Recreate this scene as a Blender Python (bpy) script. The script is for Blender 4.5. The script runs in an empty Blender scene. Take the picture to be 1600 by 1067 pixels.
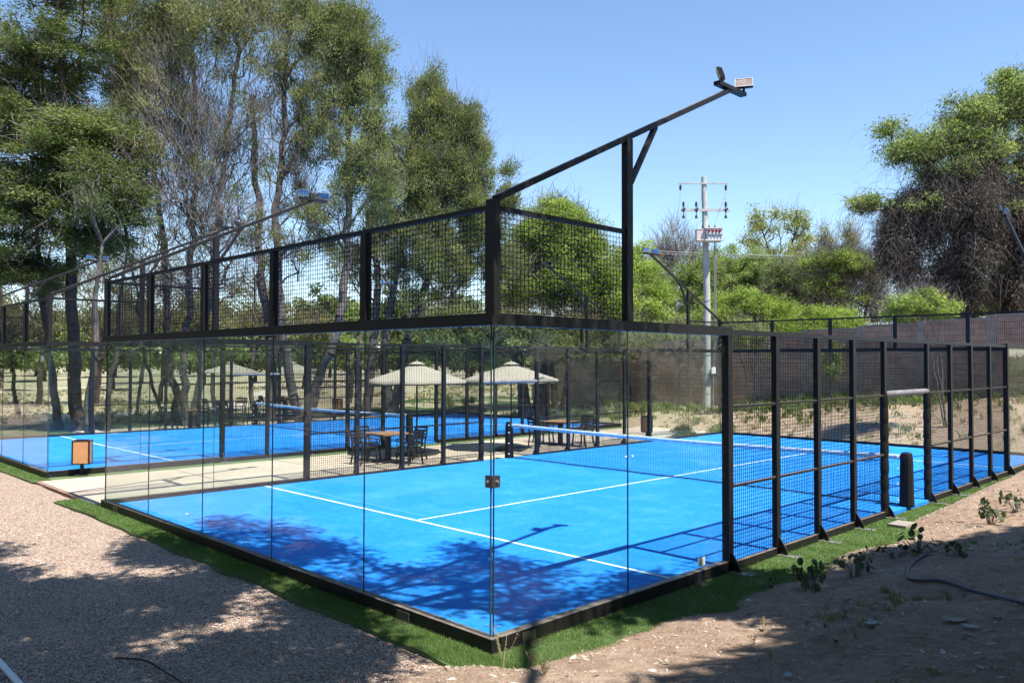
import bpy, math, random
import numpy as np
from math import radians, sin, cos, pi
from mathutils import Vector, Matrix
random.seed(7)
RNG = np.random.default_rng(11)
SC = bpy.context.scene
COL = SC.collection

# ------------------------------------------------------------------ camera
CAMP = np.array([5.37631, -5.06302, 2.56907])
CR = np.array([0.7027, 0.71148, 0.00206]); CU = np.array([0.01615, -0.01884, 0.99969]); CF = np.array([-0.7113, 0.70245, 0.02473])
FOC = 1265.7
cam = bpy.data.cameras.new('camera'); camo = bpy.data.objects.new('camera', cam); COL.objects.link(camo)
cam.sensor_width = 36.0; cam.lens = FOC / 1600 * 36.0
cam.clip_start = 0.05; cam.clip_end = 3000
M = Matrix(((CR[0], CU[0], -CF[0], CAMP[0]), (CR[1], CU[1], -CF[1], CAMP[1]), (CR[2], CU[2], -CF[2], CAMP[2]), (0, 0, 0, 1)))
camo.matrix_world = M
SC.camera = camo

# ------------------------------------------------------------------ sky and sun
SUN_EL, SUN_AZ = radians(62.3), radians(91.0)   # azimuth clockwise from +Y: the sun stands on the +X side
w = bpy.data.worlds.new('World'); SC.world = w; w.use_nodes = True
nt = w.node_tree; nt.nodes.clear()
wo = nt.nodes.new('ShaderNodeOutputWorld'); bg = nt.nodes.new('ShaderNodeBackground'); sk = nt.nodes.new('ShaderNodeTexSky')
sk.sky_type = 'NISHITA'; sk.sun_disc = False; sk.sun_elevation = SUN_EL; sk.sun_rotation = SUN_AZ
sk.altitude = 0; sk.air_density = 1.0; sk.dust_density = 0.0; sk.ozone_density = 4.0
bg.inputs['Strength'].default_value = 0.115
nt.links.new(sk.outputs[0], bg.inputs[0]); nt.links.new(bg.outputs[0], wo.inputs[0])
sl = bpy.data.lights.new('sun', 'SUN'); so = bpy.data.objects.new('sun', sl); COL.objects.link(so)
sl.energy = 5.0; sl.angle = radians(0.55); sl.color = (1.0, 0.955, 0.88)
sd = Vector((sin(SUN_AZ) * cos(SUN_EL), cos(SUN_AZ) * cos(SUN_EL), sin(SUN_EL)))
so.rotation_euler = sd.to_track_quat('Z', 'Y').to_euler()
so.location = (40, 0, 60)
SC.view_settings.view_transform = 'Standard'; SC.view_settings.look = 'None'
SC.view_settings.gamma = 1; SC.view_settings.use_curve_mapping = False
SC.view_settings.exposure = 1.05
SC.render.engine = 'CYCLES'
SC.cycles.max_bounces = 8; SC.cycles.transparent_max_bounces = 40; SC.cycles.diffuse_bounces = 3
SC.cycles.glossy_bounces = 3; SC.cycles.transmission_bounces = 4
SC.cycles.caustics_reflective = False; SC.cycles.caustics_refractive = False
try:
    SC.cycles.use_denoising = True
    SC.cycles.use_light_tree = False
except Exception:
    pass

# ------------------------------------------------------------------ placement helpers
def fd(px, py, depth):
    """the point seen at pixel (px, py) of the 1600x1067 photograph, `depth` metres in front of the lens"""
    return CAMP + depth * (CF + CR * (px - 800) / FOC - CU * (py - 533.5) / FOC)

def fdz(px, depth, z):
    p = fd(px, 565, depth); return np.array([p[0], p[1], z])

def onz(px, py, z):
    d = CF + CR * (px - 800) / FOC - CU * (py - 533.5) / FOC
    return CAMP + d * (z - CAMP[2]) / d[2]

def sst(a, b, x):
    t = np.clip((np.asarray(x, float) - a) / (b - a), 0, 1); return t * t * (3 - 2 * t)

def vnoise(x, y, s, seed=0):
    """smooth value noise"""
    x = np.asarray(x, float) / s; y = np.asarray(y, float) / s
    xi = np.floor(x).astype(np.int64); yi = np.floor(y).astype(np.int64)
    fx = x - xi; fy = y - yi; fx = fx * fx * (3 - 2 * fx); fy = fy * fy * (3 - 2 * fy)
    def h(a, b):
        n = (a * 374761393 + b * 668265263 + seed * 974634721) & 0x7fffffff
        n = ((n ^ (n >> 13)) * 1274126177) & 0x7fffffff
        n = n ^ (n >> 16)
        return (n & 0xffff) / 65535.0
    return (h(xi, yi) * (1 - fx) + h(xi + 1, yi) * fx) * (1 - fy) + (h(xi, yi + 1) * (1 - fx) + h(xi + 1, yi + 1) * fx) * fy

def ground_z(x, y):
    x = np.asarray(x, float); y = np.asarray(y, float)
    edge = np.where(y > 0, 0.24 + 0.2 * sst(2.5, 6.5, y), -0.28 + 0.52 * sst(-0.6, 0.0, y))
    edge = edge + 0.22 * (vnoise(x * 0, y, 1.7, 3) - 0.5) - 0.32 * sst(7.5, 10, y)
    d = np.maximum(x - edge, 0)
    h1 = 0.185 * np.minimum(d, 7) + 0.30 * sst(7.5, 10.5, y) * sst(0, 0.9, d) * (1 - 0.4 * sst(3, 8, d))
    h1 = h1 + sst(0.0, 0.7, d) * (0.12 * (vnoise(x, y, 0.9, 1) - .5) + 0.05 * (vnoise(x, y, 0.3, 2) - .5))
    d2 = np.maximum(y - 21.5, 0)
    S = 0.25 + 2.05 * sst(-22, 2, x)
    h2 = S * (1 - np.exp(-d2 / 4.5)) + sst(0, 1.5, d2) * (0.22 * (vnoise(x, y, 2.2, 5) - .4) + 0.07 * (vnoise(x, y, 0.6, 6) - .5))
    far = sst(60, 120, np.hypot(x, y))
    h = np.maximum(h1, h2) + 0.25 * np.minimum(h1, h2)
    h = h * (1 - sst(45, 90, y)) * (1 - 0.0 * far)
    return -0.12 + h

# ------------------------------------------------------------------ mesh collector
class MB:
    def __init__(s): s.v = []; s.n = 0; s.f = []; s.a = []
    def arr(s, V, F, tint=None):
        V = np.asarray(V, np.float32).reshape(-1, 3); F = np.asarray(F, np.int32)
        if len(V) == 0 or len(F) == 0: return s
        s.v.append(V); s.f.append(F + s.n); s.n += len(V)
        s.a.append(np.full(len(V), 0.5, np.float32) if tint is None else np.asarray(tint, np.float32))
        return s
    def box(s, x0, x1, y0, y1, z0, z1, bev=0.0):
        V = [(x0, y0, z0), (x1, y0, z0), (x1, y1, z0), (x0, y1, z0), (x0, y0, z1), (x1, y0, z1), (x1, y1, z1), (x0, y1, z1)]
        return s.arr(V, [(0, 3, 2, 1), (4, 5, 6, 7), (0, 1, 5, 4), (1, 2, 6, 5), (2, 3, 7, 6), (3, 0, 4, 7)])
    def bar(s, p0, p1, w, h=None, up=(0, 0, 1)):
        h = w if h is None else h
        p0 = np.array(p0, float); p1 = np.array(p1, float); d = p1 - p0; d /= np.linalg.norm(d)
        u = np.array(up, float)
        if abs(d @ u) > .98: u = np.array([0, 1.0, 0]) if abs(d[1]) < .9 else np.array([1.0, 0, 0])
        a = np.cross(d, u); a /= np.linalg.norm(a); b = np.cross(a, d)
        a *= w / 2; b *= h / 2
        V = [p0 - a - b, p0 + a - b, p0 + a + b, p0 - a + b, p1 - a - b, p1 + a - b, p1 + a + b, p1 - a + b]
        return s.arr(V, [(0, 1, 2, 3), (7, 6, 5, 4), (0, 4, 5, 1), (1, 5, 6, 2), (2, 6, 7, 3), (3, 7, 4, 0)])
    def tube(s, p0, p1, r0, r1=None, n=10, caps=True):
        r1 = r0 if r1 is None else r1
        p0 = np.array(p0, float); p1 = np.array(p1, float); d = p1 - p0; d /= np.linalg.norm(d)
        u = np.array([0, 0, 1.0]) if abs(d[2]) < .9 else np.array([1.0, 0, 0])
        a = np.cross(d, u); a /= np.linalg.norm(a); b = np.cross(d, a)
        t = np.arange(n) * 2 * pi / n; c = np.cos(t)[:, None] * a + np.sin(t)[:, None] * b
        V = np.concatenate([p0 + c * r0, p1 + c * r1]); i = np.arange(n); j = (i + 1) % n
        s.arr(V, np.stack([i, j, j + n, i + n], 1))
        if caps:
            V2 = np.concatenate([V, [p0], [p1]])
            s.arr(V2, np.concatenate([np.stack([j, i, np.full(n, 2 * n)], 1), np.stack([i + n, j + n, np.full(n, 2 * n + 1)], 1)]))
        return s
    def path(s, P, R, n=8):
        P = np.array(P, float); R = np.full(len(P), R) if np.isscalar(R) else np.array(R, float)
        T = np.gradient(P, axis=0); T /= np.linalg.norm(T, axis=1)[:, None]
        V = []; a = None
        for k in range(len(P)):
            if a is None:
                u = np.array([0, 0, 1.0]) if abs(T[k][2]) < .9 else np.array([1.0, 0, 0]); a = np.cross(T[k], u)
            else: a = a - T[k] * (a @ T[k])
            a /= np.linalg.norm(a); b = np.cross(T[k], a)
            t = np.arange(n) * 2 * pi / n
            V.append(P[k] + R[k] * (np.cos(t)[:, None] * a + np.sin(t)[:, None] * b))
        V = np.concatenate(V); F = []
        i = np.arange(n); j = (i + 1) % n
        for k in range(len(P) - 1): F.append(np.stack([i + k * n, j + k * n, j + (k + 1) * n, i + (k + 1) * n], 1))
        s.arr(V, np.concatenate(F))
        s.arr(V[:n], [list(range(n))[::-1]]); s.arr(V[-n:], [list(range(n))])
        return s
    def segs(s, P0, P1, R0, R1, n=5, tint=None):
        """many open tapered tubes at once"""
        P0 = np.asarray(P0, float); P1 = np.asarray(P1, float); m = len(P0)
        if m == 0: return s
        D = P1 - P0; L = np.linalg.norm(D, axis=1); D = D / np.maximum(L, 1e-6)[:, None]
        U = np.where(np.abs(D[:, 2:3]) < .9, [[0, 0, 1.0]], [[1.0, 0, 0]])
        A = np.cross(D, U); A /= np.linalg.norm(A, axis=1)[:, None]; B = np.cross(D, A)
        t = np.arange(n) * 2 * pi / n
        ring = np.cos(t)[None, :, None] * A[:, None] + np.sin(t)[None, :, None] * B[:, None]
        V = np.concatenate([P0[:, None] + ring * np.asarray(R0, float).reshape(-1, 1, 1), P1[:, None] + ring * np.asarray(R1, float).reshape(-1, 1, 1)], 1)
        i = np.arange(n); j = (i + 1) % n
        F = np.stack([i, j, j + n, i + n], 1)[None] + (np.arange(m) * 2 * n)[:, None, None]
        ti = None if tint is None else np.repeat(tint, 2 * n)
        return s.arr(V.reshape(-1, 3), F.reshape(-1, 4), ti)
    def build(s, name, mat=None, parent=None, smooth=False, attr=False, loc=None):
        me = bpy.data.meshes.new(name)
        V = np.concatenate(s.v); me.vertices.add(len(V))
        if loc is not None: V = V - np.asarray(loc, np.float32)
        me.vertices.foreach_set('co', V.astype(np.float32).ravel())
        sizes = np.concatenate([np.full(len(f), f.shape[1], np.int32) for f in s.f])
        li = np.concatenate([f.ravel() for f in s.f]).astype(np.int32)
        me.loops.add(len(li)); me.loops.foreach_set('vertex_index', li)
        me.polygons.add(len(sizes))
        st = np.concatenate([[0], np.cumsum(sizes)[:-1]]).astype(np.int32)
        me.polygons.foreach_set('loop_start', st)
        try: me.polygons.foreach_set('loop_total', sizes)
        except Exception: pass
        me.polygons.foreach_set('use_smooth', np.full(len(sizes), bool(smooth)))
        if attr:
            at = me.attributes.new('tint', 'FLOAT', 'POINT'); at.data.foreach_set('value', np.concatenate(s.a))
        me.update(calc_edges=True); me.validate()
        if mat: me.materials.append(mat)
        o = bpy.data.objects.new(name, me); COL.objects.link(o)
        if parent is not None: o.parent = parent
        if loc is not None: o.location = loc
        return o

def tag(o, label=None, cat=None, group=None, kind=None):
    if label: o['label'] = label
    if cat: o['category'] = cat
    if group: o['group'] = group
    if kind: o['kind'] = kind
    return o

def empty(name, loc=(0, 0, 0), rz=0.0):
    o = bpy.data.objects.new(name, None); COL.objects.link(o); o.location = loc; o.rotation_euler = (0, 0, rz)
    o.empty_display_size = 0.2
    return o

def kids(o): return [c for c in o.children]

def copy_tree(o, parent=None):
    c = o.copy(); COL.objects.link(c); c.parent = parent
    for ch in kids(o): copy_tree(ch, c)
    return c

# ------------------------------------------------------------------ materials
def mat_new(name):
    m = bpy.data.materials.new(name); m.use_nodes = True
    t = m.node_tree; t.nodes.clear()
    o = t.nodes.new('ShaderNodeOutputMaterial')
    return m, t, o

def N(t, kind, **kw):
    n = t.nodes.new(kind)
    for k, v in kw.items():
        if hasattr(n, k): setattr(n, k, v)
        else: n.inputs[k].default_value = v
    return n

def ramp(t, fac, stops):
    r = t.nodes.new('ShaderNodeValToRGB'); e = r.color_ramp.elements
    while len(e) < len(stops): e.new(0.5)
    for i, (p, c) in enumerate(stops): e[i].position = p; e[i].color = (*c, 1)
    t.links.new(fac, r.inputs[0]); return r.outputs[0]

def noise(t, scale, detail=4, rough=.55, vec=None, dim='3D'):
    n = t.nodes.new('ShaderNodeTexNoise'); n.inputs['Scale'].default_value = scale; n.inputs['Detail'].default_value = detail
    n.inputs['Roughness'].default_value = rough
    if vec is not None: t.links.new(vec, n.inputs['Vector'])
    return n.outputs[0]

def mixc(t, fac, a, b, mode='MIX'):
    m = t.nodes.new('ShaderNodeMix'); m.data_type = 'RGBA'; m.blend_type = mode
    for s, v in ((0, fac), (6, a), (7, b)):
        if isinstance(v, (int, float)): m.inputs[s].default_value = v
        elif isinstance(v, tuple): m.inputs[s].default_value = (*v, 1)
        else: t.links.new(v, m.inputs[s])
    return m.outputs[2]

def bump(t, h, strength=.3, dist=.01):
    b = t.nodes.new('ShaderNodeBump'); b.inputs['Strength'].default_value = strength; b.inputs['Distance'].default_value = dist
    t.links.new(h, b.inputs['Height']); return b.outputs[0]

def geo(t): return t.nodes.new('ShaderNodeNewGeometry').outputs['Position']

def surf(name, color, rough=.5, metal=0.0, spec=.5, var=0.12, vscale=6.0, bmp=0.0, bscale=60.0, bdist=.004, coat=0.0):
    m, t, o = mat_new(name); p = t.nodes.new('ShaderNodeBsdfPrincipled')
    pos = geo(t)
    n = noise(t, vscale, 5, .6, pos)
    lo = tuple(c * (1 - var) for c in color); hi = tuple(min(1, c * (1 + var)) for c in color)
    t.links.new(ramp(t, n, [(.3, lo), (.7, hi)]), p.inputs['Base Color'])
    p.inputs['Roughness'].default_value = rough; p.inputs['Metallic'].default_value = metal
    p.inputs['Specular IOR Level'].default_value = spec; p.inputs['Coat Weight'].default_value = coat
    if bmp: t.links.new(bump(t, noise(t, bscale, 4, .6, pos), bmp, bdist), p.inputs['Normal'])
    t.links.new(p.outputs[0], o.inputs[0]); return m

def leafmat(name, c0, c1, c2=None, trans=.35, rough=.55):
    m, t, o = mat_new(name)
    a = t.nodes.new('ShaderNodeAttribute'); a.attribute_name = 'tint'
    stops = [(.15, c0), (.6, c1)] + ([(.95, c2)] if c2 else [])
    col = ramp(t, a.outputs['Fac'], stops)
    p = t.nodes.new('ShaderNodeBsdfPrincipled'); p.inputs['Roughness'].default_value = rough
    p.inputs['Specular IOR Level'].default_value = .3
    t.links.new(col, p.inputs['Base Color'])
    tr = t.nodes.new('ShaderNodeBsdfTranslucent')
    tc = mixc(t, 1.0, col, (1.25, 1.35, .7), 'MULTIPLY'); t.links.new(tc, tr.inputs['Color'])
    mx = t.nodes.new('ShaderNodeMixShader'); mx.inputs[0].default_value = trans
    t.links.new(p.outputs[0], mx.inputs[1]); t.links.new(tr.outputs[0], mx.inputs[2]); t.links.new(mx.outputs[0], o.inputs[0])
    return m

def glass_mat(name, tint=(.935, .965, .95), dust=.035):
    m, t, o = mat_new(name)
    tr = t.nodes.new('ShaderNodeBsdfTransparent'); tr.inputs[0].default_value = (*tint, 1)
    gl = t.nodes.new('ShaderNodeBsdfGlossy'); gl.inputs['Roughness'].default_value = 0.0
    g_ = t.nodes.new('ShaderNodeNewGeometry'); dt = t.nodes.new('ShaderNodeVectorMath'); dt.operation = 'DOT_PRODUCT'
    t.links.new(g_.outputs['Normal'], dt.inputs[0]); t.links.new(g_.outputs['Incoming'], dt.inputs[1])
    ab = t.nodes.new('ShaderNodeMath'); ab.operation = 'ABSOLUTE'; t.links.new(dt.outputs['Value'], ab.inputs[0])
    om = t.nodes.new('ShaderNodeMath'); om.operation = 'SUBTRACT'; om.inputs[0].default_value = 1.0; t.links.new(ab.outputs[0], om.inputs[1])
    pw = t.nodes.new('ShaderNodeMath'); pw.operation = 'POWER'; pw.inputs[1].default_value = 5.0; t.links.new(om.outputs[0], pw.inputs[0])
    fr = t.nodes.new('ShaderNodeMath'); fr.operation = 'MULTIPLY_ADD'; fr.inputs[1].default_value = .75; fr.inputs[2].default_value = .014; t.links.new(pw.outputs[0], fr.inputs[0])
    df = t.nodes.new('ShaderNodeBsdfDiffuse'); df.inputs[0].default_value = (.75, .76, .74, 1)
    pos = geo(t); n = noise(t, 1.3, 5, .65, pos)
    r = t.nodes.new('ShaderNodeMapRange'); r.inputs[1].default_value = .5; r.inputs[2].default_value = .85
    r.inputs[3].default_value = dust * .3; r.inputs[4].default_value = dust * 4
    t.links.new(n, r.inputs[0])
    m1 = t.nodes.new('ShaderNodeMixShader'); t.links.new(r.outputs[0], m1.inputs[0]); t.links.new(tr.outputs[0], m1.inputs[1]); t.links.new(df.outputs[0], m1.inputs[2])
    m2 = t.nodes.new('ShaderNodeMixShader'); t.links.new(fr.outputs[0], m2.inputs[0]); t.links.new(m1.outputs[0], m2.inputs[1]); t.links.new(gl.outputs[0], m2.inputs[2])
    t.links.new(m2.outputs[0], o.inputs[0]); return m

MT = {}
def steel_mat():
    m, t, o = mat_new('black_powder_coat'); p = t.nodes.new('ShaderNodeBsdfPrincipled'); pos = geo(t)
    g_ = t.nodes.new('ShaderNodeNewGeometry'); s_ = t.nodes.new('ShaderNodeSeparateXYZ'); t.links.new(g_.outputs['Normal'], s_.inputs[0])
    n = noise(t, 7, 6, .7, pos)
    ml = t.nodes.new('ShaderNodeMath'); ml.operation = 'MULTIPLY'; t.links.new(ramp(t, s_.outputs[2], [(.5, (.03, .03, .03)), (.9, (1, 1, 1))]), ml.inputs[0]); t.links.new(ramp(t, n, [(.3, (.35, .35, .35)), (.65, (1, 1, 1))]), ml.inputs[1])
    c = mixc(t, ml.outputs[0], ramp(t, n, [(.3, (.005, .005, .006)), (.7, (.011, .010, .010))]), (.20, .165, .14))
    t.links.new(c, p.inputs['Base Color']); p.inputs['Roughness'].default_value = .5; p.inputs['Specular IOR Level'].default_value = .3
    t.links.new(p.outputs[0], o.inputs[0]); return m
MT['steel'] = steel_mat()
MT['edge'] = surf('glass_edge', (.03, .07, .07), .2, 0, .6)
MT['wire'] = surf('black_wire', (.004, .004, .005), .6, 0, .2)
MT['galv'] = surf('galvanised_plate', (.33, .32, .31), .5, .6, .5, .3, 14)
MT['bolt'] = surf('zinc_bolt', (.5, .5, .5), .35, .8)
MT['foam'] = surf('black_foam_padding', (.006, .006, .007), .75, 0, .3, .3, 12, .5, 30, .01)
MT['sleeve'] = surf('grey_foam_tube', (.19, .18, .19), .6, 0, .3, .3, 8, .3, 30, .005)
MT['white'] = surf('white_plastic', (.78, .78, .76), .45, 0, .4, .05)
MT['clamp'] = surf('brushed_clamp', (.13, .12, .12), .38, .7, .5, .2, 30)
MT['glass'] = glass_mat('tempered_glass', dust=.005)
MT['umb'] = surf('cream_canvas', (.36, .325, .265), .85, 0, .2, .06, 4, .2, 300, .001)
MT['wood'] = surf('table_wood', (.33, .19, .11), .5, 0, .4, .3, 12)
MT['binwood'] = surf('bin_wood', (.42, .21, .095), .55, 0, .4, .15, 7)
MT['shadedwood'] = surf('dark_shaded_bin_wood', (.14, .075, .045), .6, 0, .3, .25, 9)  # dark brown wood, deepened to paint in the bin's shaded side
MT['chair'] = surf('dark_chair', (.022, .022, .026), .55)
MT['umbbase'] = surf('dark_base', (.03, .03, .03), .6)
MT['pole'] = surf('concrete_pole', (.40, .40, .38), .8, 0, .3, .15, 3, .2, 60, .003)
MT['trafo'] = surf('transformer_paint', (.50, .51, .50), .5, 0, .4, .08)
MT['trafo_fin'] = surf('transformer_side', (.55, .45, .42), .5, 0, .4, .1)
MT['ceramic'] = surf('insulator', (.035, .02, .018), .3)
MT['red'] = surf('red_bushing', (.35, .03, .03), .4)
MT['panel'] = surf('lamp_lens', (.30, .24, .22), .2, 0, .6, .25, 5)  # brown ground reflection painted into the near lens colour
MT['lampw'] = surf('lamp_frame', (.36, .38, .375), .4, .2)
MT['lens_sky_tint'] = surf('lamp_lens_sky_reflection', (.16, .30, .46), .12, 0, .8, .1)  # blue sky reflection painted into the other lenses' colour
MT['hose'] = surf('grey_hose', (.10, .10, .12), .5, 0, .4, .2)
MT['kerb'] = surf('kerb_brick', (.30, .18, .14), .85, 0, .2, .3, 10, .5, 60, .01)
MT['netwhite'] = surf('net_tape', (.62, .70, .80), .45, 0, .4, .25, 14, .4, 20, .01)
MT['net'] = surf('net_cord', (.03, .035, .045), .7)
MT['bark_grey'] = surf('bark_grey', (.13, .108, .094), .9, 0, .2, .45, 5, .8, 18, .03)
MT['bark_dark'] = surf('bark_dark', (.075, .058, .048), .9, 0, .2, .4, 5, .8, 18, .03)
MT['bark_pale'] = surf('bark_pale', (.22, .19, .16), .9, 0, .2, .45, 5, .6, 18, .02)
MT['twig'] = surf('bare_twigs', (.20, .17, .15), .9, 0, .2, .45, 1.2)
MT['twig_dead'] = surf('dead_twigs', (.13, .105, .092), .9, 0, .2, .45, .9)
MT['lf_cas'] = leafmat('casuarina_leaf', (.105, .12, .05), (.23, .245, .10), (.35, .32, .15), .42)
MT['lf_ced'] = leafmat('cedar_leaf', (.06, .08, .026), (.135, .17, .05), (.22, .25, .085), .38)
MT['lf_pop'] = leafmat('poplar_leaf', (.10, .125, .048), (.225, .255, .095), (.34, .35, .155), .45)
MT['lf_mez'] = leafmat('mesquite_leaf', (.15, .20, .045), (.32, .41, .10), (.46, .54, .18), .55)
MT['lf_mez2'] = leafmat('mesquite_leaf_dull', (.13, .17, .06), (.27, .33, .12), (.38, .43, .18), .5)
MT['lf_grey'] = leafmat('grey_leaf', (.20, .22, .08), (.34, .37, .15), (.45, .46, .22), .5)
MT['lf_dead'] = leafmat('dead_leaf', (.055, .046, .042), (.12, .102, .093), (.21, .185, .172), .2)
MT['lf_far'] = leafmat('far_leaf', (.08, .105, .04), (.17, .21, .085), (.25, .28, .12), .4)
MT['lf_shade'] = leafmat('shade_leaf', (.04, .07, .02), (.09, .14, .04), None, .3)
MT['lf_weed'] = leafmat('weed_leaf', (.10, .13, .05), (.17, .21, .07), (.30, .30, .14), .4)
MT['lf_dry'] = leafmat('dry_weed', (.30, .25, .14), (.42, .37, .22), (.5, .46, .32), .35)
MT['lf_cactus'] = leafmat('broad_leaf', (.05, .07, .03), (.10, .135, .06), None, .2)
MT['turfblade'] = leafmat('turf_blade', (.075, .14, .035), (.15, .24, .065), (.24, .33, .12), .4)

def court_mat():
    m, t, o = mat_new('court_carpet'); p = t.nodes.new('ShaderNodeBsdfPrincipled'); pos = geo(t)
    n1 = noise(t, .55, 5, .6, pos); n2 = noise(t, 140, 2, .5, pos)
    c = ramp(t, n1, [(.3, (.004, .19, .66)), (.55, (.006, .215, .72)), (.8, (.014, .25, .78))])
    c = mixc(t, .18, c, ramp(t, n2, [(.3, (.002, .11, .45)), (.7, (.05, .34, .9))]))
    n3 = noise(t, 9, 6, .7, pos)
    c = mixc(t, ramp(t, n3, [(.54, (0, 0, 0)), (.78, (.34, .34, .34))]), c, (.22, .42, .66))
    n4 = noise(t, 1.1, 7, .72, pos)
    c = mixc(t, ramp(t, n4, [(.48, (0, 0, 0)), (.72, (.26, .26, .26))]), c, (.12, .38, .72))
    t.links.new(c, p.inputs['Base Color']); p.inputs['Roughness'].default_value = .8; p.inputs['Specular IOR Level'].default_value = .25
    t.links.new(bump(t, n2, .5, .004), p.inputs['Normal'])
    t.links.new(p.outputs[0], o.inputs[0]); return m
MT['court'] = court_mat()
MT['line'] = surf('line_white', (.72, .76, .78), .8, 0, .2, .08, 30)
MT['line_faint'] = surf('line_faint', (.10, .36, .72), .8, 0, .2, .2, 20)

def gravel_mat():
    m, t, o = mat_new('pink_gravel'); p = t.nodes.new('ShaderNodeBsdfPrincipled'); pos = geo(t)
    v = t.nodes.new('ShaderNodeTexVoronoi'); v.inputs['Scale'].default_value = 52; t.links.new(pos, v.inputs['Vector'])
    v2 = t.nodes.new('ShaderNodeTexVoronoi'); v2.inputs['Scale'].default_value = 75; t.links.new(pos, v2.inputs['Vector'])
    sep = t.nodes.new('ShaderNodeSeparateColor'); t.links.new(v.outputs['Color'], sep.inputs[0])
    c = ramp(t, sep.outputs[0], [(0, (.24, .16, .12)), (.3, (.48, .36, .28)), (.6, (.60, .47, .38)), (.85, (.70, .58, .48)), (1, (.74, .66, .57))])
    n = noise(t, .8, 5, .6, pos)
    c = mixc(t, ramp(t, n, [(.35, (0, 0, 0)), (.75, (.5, .5, .5))]), c, (.58, .43, .325))
    dk = ramp(t, v.outputs['Distance'], [(.35, (1, 1, 1)), (.75, (.45, .40, .38))])
    c = mixc(t, 1.0, c, dk, 'MULTIPLY')
    t.links.new(c, p.inputs['Base Color']); p.inputs['Roughness'].default_value = .85; p.inputs['Specular IOR Level'].default_value = .25
    ad = t.nodes.new('ShaderNodeMath'); ad.operation = 'ADD'; t.links.new(v.outputs['Distance'], ad.inputs[0]); t.links.new(v2.outputs['Distance'], ad.inputs[1])
    b = t.nodes.new('ShaderNodeBump'); b.invert = True; b.inputs['Strength'].default_value = 1.0; b.inputs['Distance'].default_value = .018
    t.links.new(ad.outputs[0], b.inputs['Height']); t.links.new(b.outputs[0], p.inputs['Normal'])
    t.links.new(p.outputs[0], o.inputs[0]); return m
MT['gravel'] = gravel_mat()

def ground_mat():
    m, t, o = mat_new('earth_and_lawn'); p = t.nodes.new('ShaderNodeBsdfPrincipled'); pos = geo(t)
    a = t.nodes.new('ShaderNodeAttribute'); a.attribute_name = 'tint'
    n1 = noise(t, 1.1, 8, .68, pos); n2 = noise(t, 7, 8, .7, pos); n3 = noise(t, 60, 4, .7, pos)
    dirt = ramp(t, n1, [(.25, (.25, .17, .12)), (.5, (.42, .31, .23)), (.75, (.56, .44, .34))])
    d2 = ramp(t, n2, [(.3, (.18, .11, .075)), (.5, (.41, .28, .20)), (.75, (.60, .47, .37))])
    dirt = mixc(t, .5, dirt, d2)
    grit = ramp(t, n3, [(.30, (.55, .55, .55)), (.5, (1, 1, 1)), (.78, (1.5, 1.45, 1.4))])
    dirt = mixc(t, .8, dirt, grit, 'MULTIPLY')
    lawn = ramp(t, noise(t, .12, 6, .65, pos), [(.3, (.22, .20, .09)), (.45, (.36, .30, .18)), (.6, (.46, .38, .26)), (.75, (.52, .43, .32))])
    lawn = mixc(t, .5, lawn, ramp(t, n2, [(.3, (.20, .17, .09)), (.7, (.52, .43, .31))]))
    c = mixc(t, a.outputs['Fac'], lawn, dirt)
    t.links.new(c, p.inputs['Base Color']); p.inputs['Roughness'].default_value = .95; p.inputs['Specular IOR Level'].default_value = .15
    h = t.nodes.new('ShaderNodeMath'); h.operation = 'MULTIPLY_ADD'; h.inputs[1].default_value = .25; t.links.new(n3, h.inputs[0]); t.links.new(n2, h.inputs[2])
    t.links.new(bump(t, h.outputs[0], 1.0, .10), p.inputs['Normal'])
    t.links.new(p.outputs[0], o.inputs[0]); return m
MT['ground'] = ground_mat()

def turf_mat():
    m, t, o = mat_new('turf_backing'); p = t.nodes.new('ShaderNodeBsdfPrincipled'); pos = geo(t)
    n1 = noise(t, 3, 5, .6, pos); n2 = noise(t, 160, 3, .6, pos)
    c = mixc(t, .5, ramp(t, n1, [(.3, (.06, .11, .03)), (.7, (.14, .22, .07))]), ramp(t, n2, [(.3, (.03, .06, .015)), (.7, (.16, .23, .08))]))
    t.links.new(c, p.inputs['Base Color']); p.inputs['Roughness'].default_value = .8
    t.links.new(bump(t, n2, .9, .015), p.inputs['Normal']); t.links.new(p.outputs[0], o.inputs[0]); return m
MT['turf'] = turf_mat()
MT['lawn'] = surf('lawn_shade_tone', (.06, .085, .028), .9, 0, .2, .45, 1.6, .8, 40, .03)  # green grass with the tree shade darkened into its colour

def concrete_mat(name, base=(.50, .405, .32)):
    m, t, o = mat_new(name); p = t.nodes.new('ShaderNodeBsdfPrincipled'); pos = geo(t)
    n1 = noise(t, .9, 7, .65, pos); n2 = noise(t, 70, 4, .6, pos)
    c = ramp(t, n1, [(.3, tuple(x * .82 for x in base)), (.7, tuple(min(1, x * 1.12) for x in base))])
    c = mixc(t, .25, c, ramp(t, n2, [(.3, tuple(x * .6 for x in base)), (.7, base)]))
    t.links.new(c, p.inputs['Base Color']); p.inputs['Roughness'].default_value = .85; p.inputs['Specular IOR Level'].default_value = .25
    t.links.new(bump(t, n2, .4, .004), p.inputs['Normal']); t.links.new(p.outputs[0], o.inputs[0]); return m
MT['conc'] = concrete_mat('deck_concrete')
MT['path'] = concrete_mat('path_concrete', (.50, .43, .35))

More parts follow.
